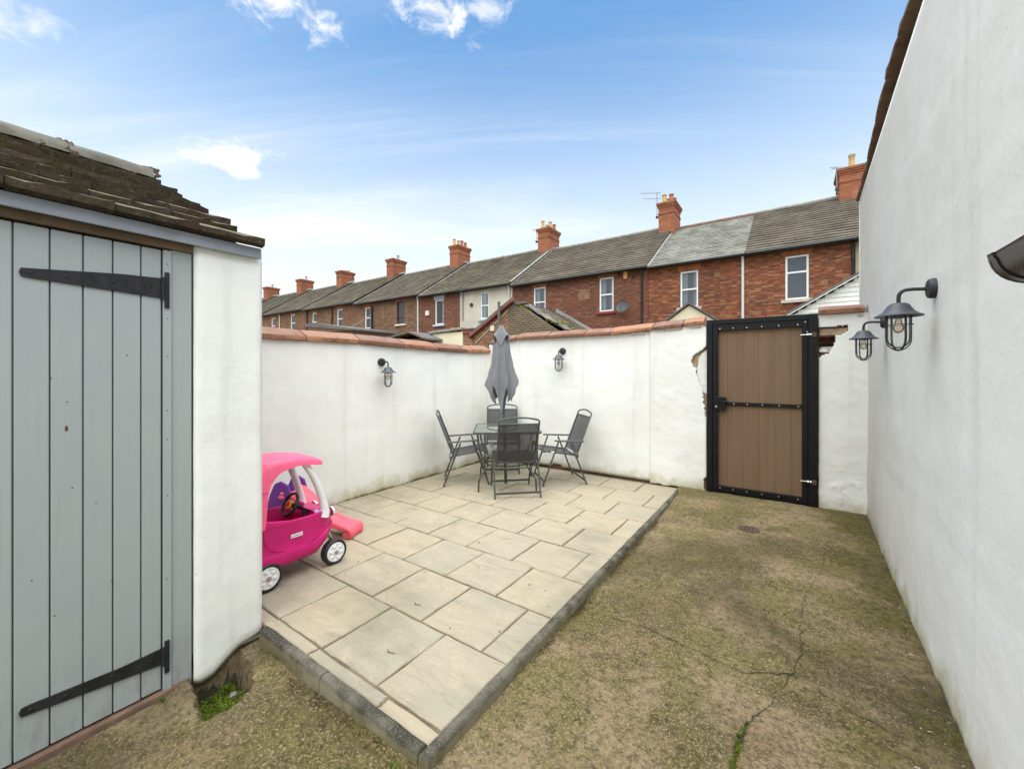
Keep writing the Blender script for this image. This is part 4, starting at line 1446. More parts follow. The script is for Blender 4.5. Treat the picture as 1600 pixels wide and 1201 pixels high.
# ================================================================== GUTTER by the tall wall
gu = thing('gutter', 'black half-round gutter end beside the tall wall', 'gutter', (0.394, 1.26, 1.785))
sec_o = [(0.057 * math.cos(a), -0.057 * math.sin(a)) for a in [math.pi * k / 16 for k in range(17)]]
sec_i = [(0.053 * math.cos(a), -0.053 * math.sin(a)) for a in [math.pi * k / 16 for k in range(17)]]
loop = [(0.060, 0.004), (0.060, -0.004)] + sec_o[1:-1] + [(-0.060, -0.004), (-0.060, 0.004), (-0.053, 0.003)] + sec_i[::-1][1:-1] + [(0.053, 0.003)]
MB().rings([[(x, y, z) for x, z in loop] for y in (-0.022, -0.6, -1.2, -2.4)]).build('trough', M['gutterplastic'], gu, smooth=40)
loop2 = [(x * 1.07, z * 1.07) for x, z in sec_o]
MB().prism([(x, -0.010, z) for x, z in [(0.063, 0.006)] + loop2[1:-1] + [(-0.063, 0.006)]], (0, 0.010, 0), 'y').build('stop_end', M['gutterplastic'], gu, bevel=0.002)
MB().rings([[(x * 1.05, y, z * 1.05) for x, z in loop] for y in (-0.034, -0.010)]).build('stop_end_collar', M['gutterplastic'], gu, smooth=40)
MB().box(0.066, 0.086, -2.4, -0.05, -0.11, 0.05).build('fascia_board', M['blackpaint'], gu)
mb = MB()
for y in (-0.25, -1.0, -1.8, -2.3): mb.box(0.0861, xr(1.26 + y) - 0.394 + 0.02, y - 0.02, y + 0.02, -0.06, 0.0)
mb.build('bracket', M['iron'], gu)
mb = MB()
for y in (-0.25, -1.0, -1.8): mb.box(0.058, 0.0665, y - 0.015, y + 0.015, -0.03, 0.006)
mb.build('clip', M['gutterplastic'], gu)

# ================================================================== TABLE, PARASOL, CHAIRS
def rrect(hx, hy, r, z, n=6):
    out = []
    for cx, cy, a0 in ((hx - r, hy - r, 0), (-hx + r, hy - r, 90), (-hx + r, -hy + r, 180), (hx - r, -hy + r, 270)):
        for k in range(n + 1):
            a = R(a0 + 90 * k / n)
            out.append((cx + r * math.cos(a), cy + r * math.sin(a), z))
    return out


TC = (-3.00, 4.215, PZ)
TH = 0.715
tb = thing('table', 'square glass topped patio table with dark metal legs', 'table', TC, R(37))
mb = MB()
mb.rings([rrect(.395, .395, .07, TH - 0.008), rrect(.395, .395, .07, TH - 0.001)])
mb.build('glass_top', M['tableglass'], tb)
mb = MB()
outer = [rrect(.408, .408, .08, TH - 0.022), rrect(.412, .412, .082, TH - 0.012), rrect(.408, .408, .08, TH + 0.001), rrect(.384, .384, .066, TH + 0.001), rrect(.384, .384, .066, TH - 0.022)]
mb.rings(outer + [outer[0]], cap0=False, cap1=False)
mb.build('rim', M['tablerim'], tb, smooth=40)
MB().lathe([(0.030, TH - 0.006), (0.030, TH + 0.004), (0.0215, TH + 0.004), (0.0215, TH - 0.03)], 20, cap=False).build('collar', M['tablerim'], tb, smooth=40)
for sx, sy in ((1, 1), (-1, 1), (-1, -1), (1, -1)):
    pts = [(.355 * sx, .355 * sy, TH - .012), (.34 * sx, .34 * sy, .52), (.30 * sx, .30 * sy, .40), (.245 * sx, .245 * sy, .33), (.235 * sx, .235 * sy, .29), (.26 * sx, .26 * sy, .25), (.315 * sx, .315 * sy, .19), (.34 * sx, .34 * sy, .13), (.345 * sx, .345 * sy, .0)]
    MB().tube(pts, 0.0115, 8).build('leg', M['frame'], tb, smooth=40)
ring = [(0.325 * math.cos(2 * math.pi * k / 32), 0.325 * math.sin(2 * math.pi * k / 32), 0.30) for k in range(32)]
MB().tube(ring, 0.007, 6, closed=True).build('brace_ring', M['frame'], tb, smooth=40)

# parasol, closed, standing through the table
PX, PY = TC[0] - 0.03, TC[1] + 0.02
pa = thing('parasol', 'closed grey parasol standing through the glass table', 'parasol', (PX, PY, PZ))
pa.rotation_euler = (0, 0, R(37))
lean = Vector((-0.055, 0.0, 0.0))          # top leans to the left


def pl(z): return lean * (z / 2.0)


MB().tube([(0, 0, 0), tuple(pl(1.0) + Vector((0, 0, 1.0))), tuple(pl(1.98) + Vector((0, 0, 1.98)))], 0.0185, 12).build('pole', M['frame'], pa, smooth=40)
NA, NZ = 120, 30
vs, fs = [], []
prof = [(0.0, 0.045), (0.08, 0.080), (0.20, 0.105), (0.40, 0.118), (0.60, 0.140), (0.80, 0.178), (0.93, 0.208), (1.0, 0.204)]
for j in range(NZ + 1):
    t = j / NZ
    for k in range(NA):
        th = 2 * math.pi * k / NA
        ph = 3 * th + 0.55
        f = abs(math.sin(ph))                      # 0 on a rib, 1 midway between two
        pan = int((ph / math.pi) % 6)
        dl = (0.22, 0.31, 0.16, 0.25, 0.33, 0.20)[pan]
        zb = 1.245 - dl * f ** 1.4 + 0.02 * math.sin(2 * th + 1)
        z = 1.905 + (zb - 1.905) * t
        base = lerp_tab(t, prof)
        r = base * (1 - (0.12 + 0.40 * t ** 1.3) * f ** 0.8 + 0.07 * t * math.sin(9 * th + 5 * t) + 0.05 * math.sin(15 * th + 2))
        r += 0.006 * math.sin(17 * t + 5 * th) * t
        sq = 1.0 + 0.14 * math.cos(2 * th) * t
        p = Vector((r * math.cos(th) * sq, r * math.sin(th) * 0.85, z)) + pl(z) + Vector((-0.012 * t, 0, 0))
        vs.append(p)
for j in range(NZ):
    for k in range(NA):
        l = (k + 1) % NA
        fs.append((j * NA + k, j * NA + l, (j + 1) * NA + l, (j + 1) * NA + k))
mb = MB()
mb.add(vs, fs)
can = mb.build('canopy', M['canopy'], pa, smooth=70)
can.modifiers.new('cloth', 'SOLIDIFY').thickness = 0.002
# wind vent hood at the top, its edge gathered into open scallops
vs, fs = [], []
NZ2 = 12
for j in range(NZ2 + 1):
    t = j / NZ2
    for k in range(NA):
        th = 2 * math.pi * k / NA
        sc = math.cos(4 * th + 0.75)
        z = 2.015 - (0.20 + 0.075 * sc) * t
        r = 0.026 + 0.070 * t ** 1.15 + 0.022 * t * t * -sc
        p = Vector((r * math.cos(th) * 1.08, r * math.sin(th), z)) + pl(z)
        vs.append(p)
for j in range(NZ2):
    for k in range(NA):
        l = (k + 1) % NA
        fs.append((j * NA + k, j * NA + l, (j + 1) * NA + l, (j + 1) * NA + k))
mb = MB()
mb.add(vs, fs)
hood = mb.build('vent_hood', M['canopy'], pa, smooth=70)
hood.modifiers.new('cloth', 'SOLIDIFY').thickness = 0.002
MB().lathe([(0.027, 2.010), (0.028, 2.018), (0.018, 2.022), (0.0, 2.023)], 20, Matrix.Translation(pl(2.0)), cap=False).build('cap', M['canopy'], pa, smooth=40)
mb = MB()
for k in range(6):
    a = 2 * math.pi * k / 6 + 0.3
    z0, z1 = 1.93, 1.36
    p0 = pl(z0) + Vector((0.03 * math.cos(a), 0.03 * math.sin(a), z0))
    p1 = pl(z1) + Vector((0.075 * math.cos(a), 0.065 * math.sin(a), z1))
    mb.tube([p0, p1], 0.004, 6)
mb.build('ribs', M['frame'], pa)


def make_chair():
    t = thing('folding_chair', '', 'chair')
    F = M['frame']
    hw, hb = 0.262, 0.228
    for s in (-1, 1):
        MB().tube([(s * hw, -0.285, 0.0), (s * hw, -0.075, 0.535)], 0.0105, 8).build('rear_leg', F, t, smooth=40)
        MB().tube([(s * (hw - .022), 0.285, 0.0), (s * (hw - .022), 0.08, 0.55)], 0.0105, 8).build('front_leg', F, t, smooth=40)
        mb = MB()
        mb.prism([(s * hw - .024, -0.245, 0.538), (s * hw + .024, -0.245, 0.538), (s * hw + .026, 0.10, 0.556), (s * hw + .016, 0.138, 0.557), (s * hw - .016, 0.138, 0.557), (s * hw - .026, 0.10, 0.556)], (0, 0, 0.017), 'z')
        mb.build('armrest', M['armrest'], t, bevel=0.004)
    # back frame: uprights with an arched top
    pts = [(-hb, -0.150, 0.335), (-hb, -0.36, 0.875)] + [(-hb * math.cos(a) if 0 else -hb + 2 * hb * q, -0.366 - 0.008 * math.sin(math.pi * q), 0.890 + 0.030 * math.sin(math.pi * q)) for q, a in ((0.04, 0), (0.2, 0), (0.35, 0), (0.5, 0), (0.65, 0), (0.8, 0), (0.96, 0))] + [(hb, -0.36, 0.875), (hb, -0.150, 0.335)]
    MB().tube(pts, 0.0105, 8, ref=(0, 1, 0.4)).build('back_frame', F, t, smooth=50)
    # back sling
    mb = MB()
    vs, fs = [], []
    n = 8
    for j in range(n + 1):
        q = j / n
        y, z = -0.176 - 0.172 * q, 0.40 + 0.445 * q
        for i in range(7):
            x = -hb + 2 * hb * i / 6
            sag = -0.016 * math.sin(math.pi * i / 6)
            vs.append((x, y + sag, z))
    for j in range(n):
        for i in range(6): fs.append((j * 7 + i, j * 7 + i + 1, j * 7 + i + 8, j * 7 + i + 7))
    mb.add(vs, fs)
    mb.build('back_sling', M['sling'], t, smooth=60)
    for z, y in ((0.400, -0.177), (0.845, -0.349)):
        MB().tube([(-hb, y, z), (hb, y, z)], 0.007, 6).build('sling_bar', F, t, smooth=40)
    # seat
    for s in (-1, 1):
        MB().tube([(s * hb, -0.185, 0.365), (s * hb, 0.225, 0.432), (s * hb, 0.262, 0.428)], 0.0105, 8).build('seat_rail', F, t, smooth=40)
        MB().tube([(s * hb, -0.165, 0.345), (s * hw, -0.175, 0.285)], 0.007, 6).build('link', F, t, smooth=40)
        MB().tube([(s * (hb + .005), 0.175, 0.424), (s * (hw - .02), 0.128, 0.42)], 0.007, 6).build('pivot', M['steel'], t, smooth=40)
    MB().tube([(-hb, 0.262, 0.426), (hb, 0.262, 0.426)], 0.0105, 8).build('seat_bar', F, t, smooth=40)
    MB().tube([(-hb, -0.185, 0.365), (-hb * .7, -0.21, 0.325), (hb * .7, -0.21, 0.325), (hb, -0.185, 0.365)], 0.0075, 8, ref=(0, 1, 0.3)).build('seat_bar', F, t, smooth=40)
    mb = MB()
    vs, fs = [], []
    for j in range(n + 1):
        q = j / n
        y, z = -0.165 + 0.425 * q, 0.372 + 0.066 * q
        for i in range(7):
            x = -hb + 2 * hb * i / 6
            vs.append((x, y, z - 0.018 * math.sin(math.pi * i / 6) * math.sin(math.pi * q * .9 + .15)))
    for j in range(n):
        for i in range(6): fs.append((j * 7 + i, j * 7 + i + 1, j * 7 + i + 8, j * 7 + i + 7))
    mb.add(vs, fs)
    mb.build('seat_sling', M['sling'], t, smooth=60)
    # low cross bars
    MB().bar((-hw, -0.263, 0.056), (hw, -0.263, 0.056), 0.012, 0.022, (0, 0, 1)).build('crossbar', F, t)
    MB().bar((-hw + .022, 0.262, 0.06), (hw - .022, 0.262, 0.06), 0.012, 0.022, (0, 0, 1)).build('crossbar', F, t)
    return t


ch0 = make_chair()


def facing(dx, dy): return math.atan2(-dx, dy)


chairs = [((-2.745, 4.005), facing(-.695, .72), 'dark folding chair turned away with its back to the open paving'),
          ((-3.535, 4.045), facing(.72, .66), 'dark folding chair beside the white wall with the toy car'),
          ((-2.535, 4.74), facing(-.69, -.72), 'dark folding chair set side-on before the back wall lamp'),
          ((-3.50, 4.80), facing(.57, -.80), 'dark folding chair tucked in the wall corner behind the parasol')]
for i, ((x, y), rz, lab) in enumerate(chairs):
    o = ch0 if i == 0 else copy_tree(ch0)
    o.location = (x, y, PZ + 0.001)
    o.rotation_euler = (0, 0, rz)
    tag(o, lab, 'chair', 'folding chairs round the glass table')

# ================================================================== TOY CAR
car = thing('toy_car', 'pink and magenta ride-on toy car with white pillars on the patio', 'toy car', (-3.0, 1.415, PZ))


def sup(hl, hwid, y0, n=48, e=3.4):
    out = []
    for k in range(n):
        th = 2 * math.pi * k / n
        c, s = math.cos(th), math.sin(th)
        out.append((hwid * math.copysign(abs(c) ** (2 / e), c), y0 + hl * math.copysign(abs(s) ** (2 / e), s)))
    return out


def tubz(x, y, z):
    q = y / 0.36
    if z < 0.26:
        z += 0.095 * sm(q, 0.45, 1.0) * (1 if z < 0.22 else 0.75) + 0.055 * sm(-q, 0.45, 0.95)
    if z > 0.30: z += -0.045 * q * (z - 0.25) / 0.18 - 0.012 * math.cos(q * 4.5) * sm(z, 0.36, 0.43)
    return z


lv = [(.125, .80, .80), (.130, .90, .90), (.150, .965, .97), (.180, .995, 1.0), (.205, .995, 1.0), (.222, .975, .975), (.228, .955, .95), (.30, .965, .96), (.38, .985, .975), (.398, .992, .985), (.404, 1.0, .997), (.425, 1.0, .997), (.434, .985, .98), (.436, .965, .95), (.425, .93, .90), (.30, .88, .86), (.21, .84, .82)]
rings = []
for z, a, b in lv:
    rings.append([(x, y, tubz(x, y, z)) for x, y in sup(.365 * a, .198 * b, 0.0)])
tub = MB().rings(rings).build('body', M['magenta'], car, smooth=60)
# door seam panel line on the near side
mb = MB()
pts = []
for k in range(25):
    a = math.pi * k / 24
    y, z = 0.035 - 0.205 * math.cos(a), 0.375 - 0.155 * math.sin(a) ** 0.7
    pts.append((0.1905 + 0.004 * (z - .25), y, tubz(.19, y, z)))
mb.tube(pts, 0.0035, 6, ref=(1, 0, 0))
mb.build('door_seam', M['magenta'], tub, smooth=50)
# hood / dashboard block
hood_r = []
for z, a, b in ((.30, .86, .84), (.385, .93, .93), (.405, .93, .92), (.425, .84, .84), (.437, .6, .64), (.440, .2, .25)):
    hood_r.append([(x, max(y, 0.165 + 0.02 * a), z - 0.02 * max(y, 0.1) / .36) for x, y in sup(.355 * a, .193 * b, 0.0)])
MB().rings(hood_r).build('hood', M['magenta'], car, smooth=50)
mb = MB()
mb.mbox(Matrix.Translation((-.05, .165, .425)) @ Matrix.Rotation(R(-25), 4, 'X'), .13, .03, .09)
mb.build('dashboard', M['magenta'], car, bevel=0.012, bseg=3)
mb = MB()
mb.mbox(Matrix.Translation((.075, .155, .415)) @ Matrix.Rotation(R(-25), 4, 'X'), .05, .012, .05)
mb.build('dash_panel', M['tyre'], car, bevel=0.004)
# seat
mb = MB()
mb.box(-.15, .15, -.27, -.06, .20, .285)
mb.box(-.15, .15, -.30, -.24, .22, .43)
mb.build('seat', M['magenta'], car, bevel=0.025, bseg=3)


# roof shell with rear pillars
def rtop(y): return lerp_tab(y, [(-.37, .60), (-.345, .70), (-.31, .772), (-.25, .815), (-.17, .838), (-.08, .847), (.0, .847), (.08, .838), (.15, .826), (.20, .814), (.222, .804), (.236, .788)])
def rlow(y): return lerp_tab(y, [(-.37, .41), (-.165, .41), (-.158, .47), (-.150, .56), (-.142, .63), (-.125, .69), (-.09, .74), (-.04, .768), (.05, .782), (.15, .772), (.20, .762), (.236, .754)])


secs = []
st = [-.37, -.36, -.345, -.325, -.30, -.26, -.22, -.19, -.168, -.162, -.158, -.150, -.142, -.125, -.105, -.08, -.05, 0, .05, .1, .15, .185, .21, .225, .236]
for y in st:
    zt, zl = rtop(y), min(rlow(y), rtop(y) - 0.018)
    hwid = 0.188 - 0.012 * sm(y, 0.18, 0.24) - 0.02 * sm(-y, 0.30, 0.37)
    out, inn = [], []
    nn = 14
    for k in range(nn + 1):
        a = math.pi * k / nn
        c = math.cos(a)
        s = math.sin(a)
        x = hwid * math.copysign(abs(c) ** 0.42, c)
        zc = zl + (zt - zl) * (abs(s) ** 0.42 if zt - zl < 0.12 else min(1.0, abs(s) ** 0.30))
        flare = 1 + 0.05 * sm(.78 - zc, 0, .35)
        out.append((x * flare, y, zc))
        ti = 0.016
        xi = (hwid - ti) * math.copysign(abs(c) ** 0.42, c)
        zi = zl + max(0.0, (zt - zl - 0.014)) * (abs(s) ** 0.42 if zt - zl < 0.12 else min(1.0, abs(s) ** 0.30))
        inn.append((xi * flare, y, zi))
    secs.append(out + inn[::-1])
MB().rings(secs).build('roof', M['pink'], car, smooth=55)
mb = MB()
for s in (-1, 1): mb.box(s * .199 - .002, s * .199 + .002, -.36, -.152, .644, .648)
mb.build('roof_joint', M['magenta'], car)
# white front pillars
for s in (-1, 1):
    pts = [(s * .135, .085, .815), (s * .140, .125, .775), (s * .148, .172, .695), (s * .155, .212, .60), (s * .160, .240, .51), (s * .162, .256, .445), (s * .160, .258, .405), (s * .157, .25, .375)]
    p = MB().tube(pts, [.024, .026, .027, .028, .029, .033, .042, .048], 14, rx=0.85, ref=(1, 0, 0)).build('front_pillar', M['whiteplastic'], car, smooth=60)
    MB().lathe([(.017, 0), (.017, .012), (.010, .020), (.0, .021)], 16, Matrix.Translation((s * .155, .205, .415)) @ Matrix.Rotation(R(75), 4, 'X'), cap=False).build('pillar_knob', M['lilac'], p, smooth=50)
# headlights
for s in (-1, 1):
    prof = [(.038 * math.cos(a), .030 * math.sin(a)) for a in [math.pi / 2 * q / 8 for q in range(9)]]
    h = MB().lathe(prof, 20, Matrix.Translation((s * .115, .335, .375)) @ Matrix.Rotation(R(-80), 4, 'X'), cap=False).build('headlight', M['whiteplastic'], car, smooth=60)
    MB().lathe([(.017, .022), (.014, .031), (.0, .034)], 14, Matrix.Translation((s * .115, .335, .375)) @ Matrix.Rotation(R(-80), 4, 'X'), cap=False).build('headlight_eye', M['lilac'], h, smooth=60)
# steering wheel
swM = Matrix.Translation((.01, .085, .475)) @ Matrix.Rotation(R(62), 4, 'X')
ring = [swM @ Vector((.078 * math.cos(2 * math.pi * k / 36), .078 * math.sin(2 * math.pi * k / 36), 0)) for k in range(36)]
sw = MB().tube(ring, 0.0105, 10, closed=True).build('steering_wheel', M['tyre'], car, smooth=60)
mb = MB()
mb.bar(swM @ Vector((-.075, 0, 0)), swM @ Vector((.075, 0, 0)), .012, .030)
mb.build('spoke', M['tyre'], sw)
MB().tube([swM @ Vector((0, 0, -.10)), swM @ Vector((0, 0, 0))], .014, 10).build('column', M['tyre'], sw, smooth=40)
MB().lathe([(.030, -.006), (.032, .008), (.026, .014), (.0, .015)], 18, swM, cap=False).build('wheel_boss', M['yellow'], sw, smooth=40)
MB().lathe([(.018, .012), (.018, .024), (.012, .029), (.0, .030)], 16, swM, cap=False).build('horn_button', M['red'], sw, smooth=40)
# wheels
def wheel(x, y, s, name):
    Mx = Matrix.Translation((x, y, .092)) @ Matrix.Rotation(R(90) * s, 4, 'Y')
    prof = [(.070, -.030), (.084, -.030), (.090, -.024), (.092, -.012), (.092, .012), (.090, .024), (.084, .030), (.072, .031), (.069, .026)]
    w = MB().lathe(prof, 36, Mx).build('wheel', M['tyre'], car, smooth=40)
    MB().lathe([(.070, .022), (.069, .030), (.061, .033), (.056, .0295), (.030, .0295), (.022, .035), (.0, .036)], 36, Mx, cap=False).build('hub', M['whiteplastic'], w, smooth=40)
    mb = MB()
    for k in range(6):
        a = 2 * math.pi * k / 6 + .3
        mb.lathe([(.0145, .024), (.013, .033), (.009, .036), (.0, .0365)], 12, Mx @ Matrix.Translation((.042 * math.cos(a), .042 * math.sin(a), 0)), cap=False)
    mb.build('hub_studs', M['whiteplastic'], w, smooth=50)
    MB().lathe([(.017, .030), (.016, .038), (.010, .0405), (.0, .041)], 16, Mx, cap=False).build('hub_cap', M['hubgrey'], w, smooth=50)


wheel(.172, .325, 1, 'f')
wheel(.172, -.148, 1, 'r')
wheel(-.172, .325, -1, 'f')
wheel(-.172, -.148, -1, 'r')
mb = MB()
mb.tube([(-.16, -.148, .092), (.16, -.148, .092)], .012, 8)
mb.build('axle', M['tyre'], car, smooth=40)
mb = MB()
for s in (-1, 1):
    mb.tube([(s * .13, .325, .09), (s * .135, .318, .20), (s * .135, .30, .25)], .010, 8)
    mb.tube([(s * .13, .325, .092), (s * .16, .325, .092)], .009, 8)
mb.build('castor', M['steel'], car, smooth=40)
# rear wheel housings
mb = MB()
for s in (-1, 1): mb.box(s * .155 - .03, s * .155 + .03, -.20, -.08, .10, .17)
mb.build('wheel_housing', M['magenta'], car, bevel=0.02, bseg=3)
# name sticker on the near side
stk = MB().box(.1935, .1965, -.002, .078, .300, .325).build('sticker', M['sticker'], tub)
mb = MB()
for k, (w_, h_) in enumerate(((.006, .011), (.005, .009), (.006, .010), (.005, .008), (.006, .009), (.005, .010), (.005, .008))):
    y_ = .020 + k * .0076
    mb.box(.1966, .1970, y_, y_ + w_ * .35, .3075, .3075 + h_)
    mb.box(.1966, .1970, y_ + w_ * .35, y_ + w_, .3075 + h_ * (.3 if k % 2 else .7), .3075 + h_ * (.3 if k % 2 else .7) + .0022)
mb.build('lettering', M['ink'], stk)
MB().prism([(.1967, .005, .305), (.1967, .012, .305), (.1967, .0085, .318)], (.0004, 0, 0), 'x').build('sticker_mark', M['ink'], stk)

# ================================================================== SLIDE
sld = thing('toddler_slide', 'coral pink toddler slide with purple steps behind the toy car', 'slide', (-3.407, 2.013, PZ), R(-64))
sld.scale = (0.58, 0.75, 0.72)
# local y runs down the chute, from the platform at -0.42 to the foot at +0.42
ys_ = [(-.42, .50), (-.34, .475), (-.24, .40), (-.12, .305), (.0, .215), (.12, .150), (.22, .125), (.30, .128), (.36, .125), (.395, .10), (.405, .06), (.40, .02), (.385, .0)]
rings = []
for i, (y, z) in enumerate(ys_):
    hw_ = .150 + .012 * math.sin(i * .9)
    rail = .055 if y < .15 else .055 * (1 - sm(y, .15, .36)) + .012
    sec = [(-hw_ - .022, -.01), (-hw_ - .022, rail - .012), (-hw_ - .012, rail), (-hw_ + .004, rail - .004), (-hw_ + .022, .012), (-.06, .0), (.06, .0), (hw_ - .022, .012), (hw_ - .004, rail - .004), (hw_ + .012, rail), (hw_ + .022, rail - .012), (hw_ + .022, -.01), (hw_ - .01, -.028), (-hw_ + .01, -.028)]
    if i > 7:      # rolled foot: section turns with the curve
        ang = lerp_tab(i, [(7, 0), (9, .9), (12, 1.9)])
        rings.append([(x, y + q * math.sin(ang), max(0.0, z + q * math.cos(ang))) for x, q in sec])
    else: rings.append([(x, y, z + q) for x, q in sec])
MB().rings(rings).build('chute', M['coral'], sld, smooth=55)
# foot block under the lower end
mb = MB()
mb.prism([(-.15, .30, .0), (-.15, .385, .0), (-.15, .40, .06), (-.15, .375, .105), (-.15, .31, .10), (-.15, .285, .05)], (.30, 0, 0), 'x')
mb.build('foot', M['coral'], sld, bevel=0.015, bseg=3)
for s in (-1, 1):
    poly = [(-.72, 0), (-.60, 0), (-.50, .22), (-.44, .30), (-.36, .42), (-.335, .52), (-.37, .62), (-.46, .665), (-.54, .63), (-.60, .50), (-.66, .25)]
    mb = MB()
    mb.prism([(s * .185 - .018, y, z) for y, z in poly], (.036, 0, 0), 'x')
    sp_ = mb.build('side_panel', M['purple'], sld, bevel=0.014, bseg=3)
    for (yy_, zz_, a_, b_) in ((-.45, .47, .040, .024), (-.44, .515, .024, .022)):
        prof = [(math.cos(q) , math.sin(q)) for q in [math.pi / 2 * k / 6 for k in range(7)]]
        Mx = Matrix.Translation((s * .203, yy_, zz_)) @ Matrix.Rotation(R(90) * s, 4, 'Y') @ Matrix.Diagonal((b_, a_, .016, 1))
        MB().lathe(prof, 18, Mx, cap=False).build('rivet', M['pink'], sp_, smooth=60)
mb = MB()
for z, y in ((.12, -.655), (.26, -.60), (.40, -.55)): mb.box(-.18, .18, y - .05, y + .05, z - .02, z + .02)
mb.build('step', M['purple'], sld, bevel=0.012)
mb = MB()
for s in (-1, 1): mb.tube([(s * .15, -.40, .47), (s * .17, -.30, .24), (s * .18, -.20, .0)], .022, 10)
mb.build('support', M['coral'], sld, smooth=50)

# ================================================================== TERRACE
YR = 18.0
RY = 22.5


def make_window(parent, x0, x1, z0, z1, frame='upvc', sill='stonesill', lintel=True, rails=(0.5,), curtains=True, lint_mat='lintelbrick', reveal=0.10):
    yf = YR
    cx = (x0 + x1) / 2
    fw = 0.065
    w = MB()
    w.box(x0, x0 + fw, yf + reveal - .06, yf + reveal + .03, z0, z1).box(x1 - fw, x1, yf + reveal - .06, yf + reveal + .03, z0, z1)
    w.box(x0 + fw, x1 - fw, yf + reveal - .06, yf + reveal + .03, z1 - fw, z1).box(x0 + fw, x1 - fw, yf + reveal - .06, yf + reveal + .03, z0, z0 + fw)
    zs = [z0 + fw] + [z0 + (z1 - z0) * r for r in rails] + [z1 - fw]
    for r in rails:
        zr = z0 + (z1 - z0) * r
        w.box(x0 + fw, x1 - fw, yf + reveal - .055, yf + reveal + .03, zr - .03, zr + .03)
    win = w.build('window', M[frame], parent)
    for a, b in zip(zs, zs[1:]):
        MB().box(x0 + fw, x1 - fw, yf + reveal - .012, yf + reveal - .004, a, b).build('pane', M['winglass'], win)
    MB().box(x0 + .02, x1 - .02, yf + reveal + .34, yf + reveal + .36, z0, z1).build('room_behind', M['room'], win)
    if curtains:
        mb = MB()
        W = x1 - x0
        for (a, b) in ((x0 + .03, x0 + W * .36), (x1 - W * .30, x1 - .03)):
            n = 10
            vs = []
            for k in range(n + 1):
                x = a + (b - a) * k / n
                y = yf + reveal + .12 + .02 * math.sin(k * 2.2)
                vs += [(x, y, z0), (x, y, z1)]
            mb.add(vs, [(2 * k, 2 * k + 2, 2 * k + 3, 2 * k + 1) for k in range(n)])
        mb.build('curtain', M['curtain'], win, smooth=60)
    if sill: MB().box(x0 - .13, x1 + .13, yf - .09, yf + reveal, z0 - .12, z0 - .002).build('sill', M[sill], win, bevel=0.01)
    if lintel:
        mb = MB()
        n = 8
        top, botm = [], []
        xa, xb = x0 - .06, x1 + .06
        for k in range(n + 1):
            t = k / n
            x = xa + (xb - xa) * t
            rise = .05 * math.sin(math.pi * t)
            botm.append((x, yf - .012, z1 - .015 + rise))
            top.append((x + (t - .5) * .12, yf - .012, z1 + .255 + rise * .6))
        mb.prism(botm + top[::-1], (0, .04, 0), 'y')
        mb.build('lintel', M[lint_mat], win)


def make_wall(parent, x0, x1, z1, wins, mat, nm='wall'):
    """facade with real openings: bands between and round the windows"""
    mb = MB()
    wins = sorted(wins)
    y0, y1 = YR, YR + 0.30
    xc = x0
    for (a, b, c, d) in wins:
        if a > xc: mb.box(xc, a, y0, y1, -0.3, z1)
        mb.box(a, b, y0, y1, -0.3, c)
        mb.box(a, b, y0, y1, d, z1)
        xc = b
    mb.box(xc, x1, y0, y1, -0.3, z1)
    # body behind
    mb.box(x0, x0 + .12, y1, 2 * RY - YR, -0.3, z1 - .05)
    mb.box(x1 - .12, x1, y1, 2 * RY - YR, -0.3, z1 - .05)
    mb.box(x0, x1, 2 * RY - YR - .25, 2 * RY - YR, -0.3, z1 - .05)
    return mb.build(nm, M[mat], parent)


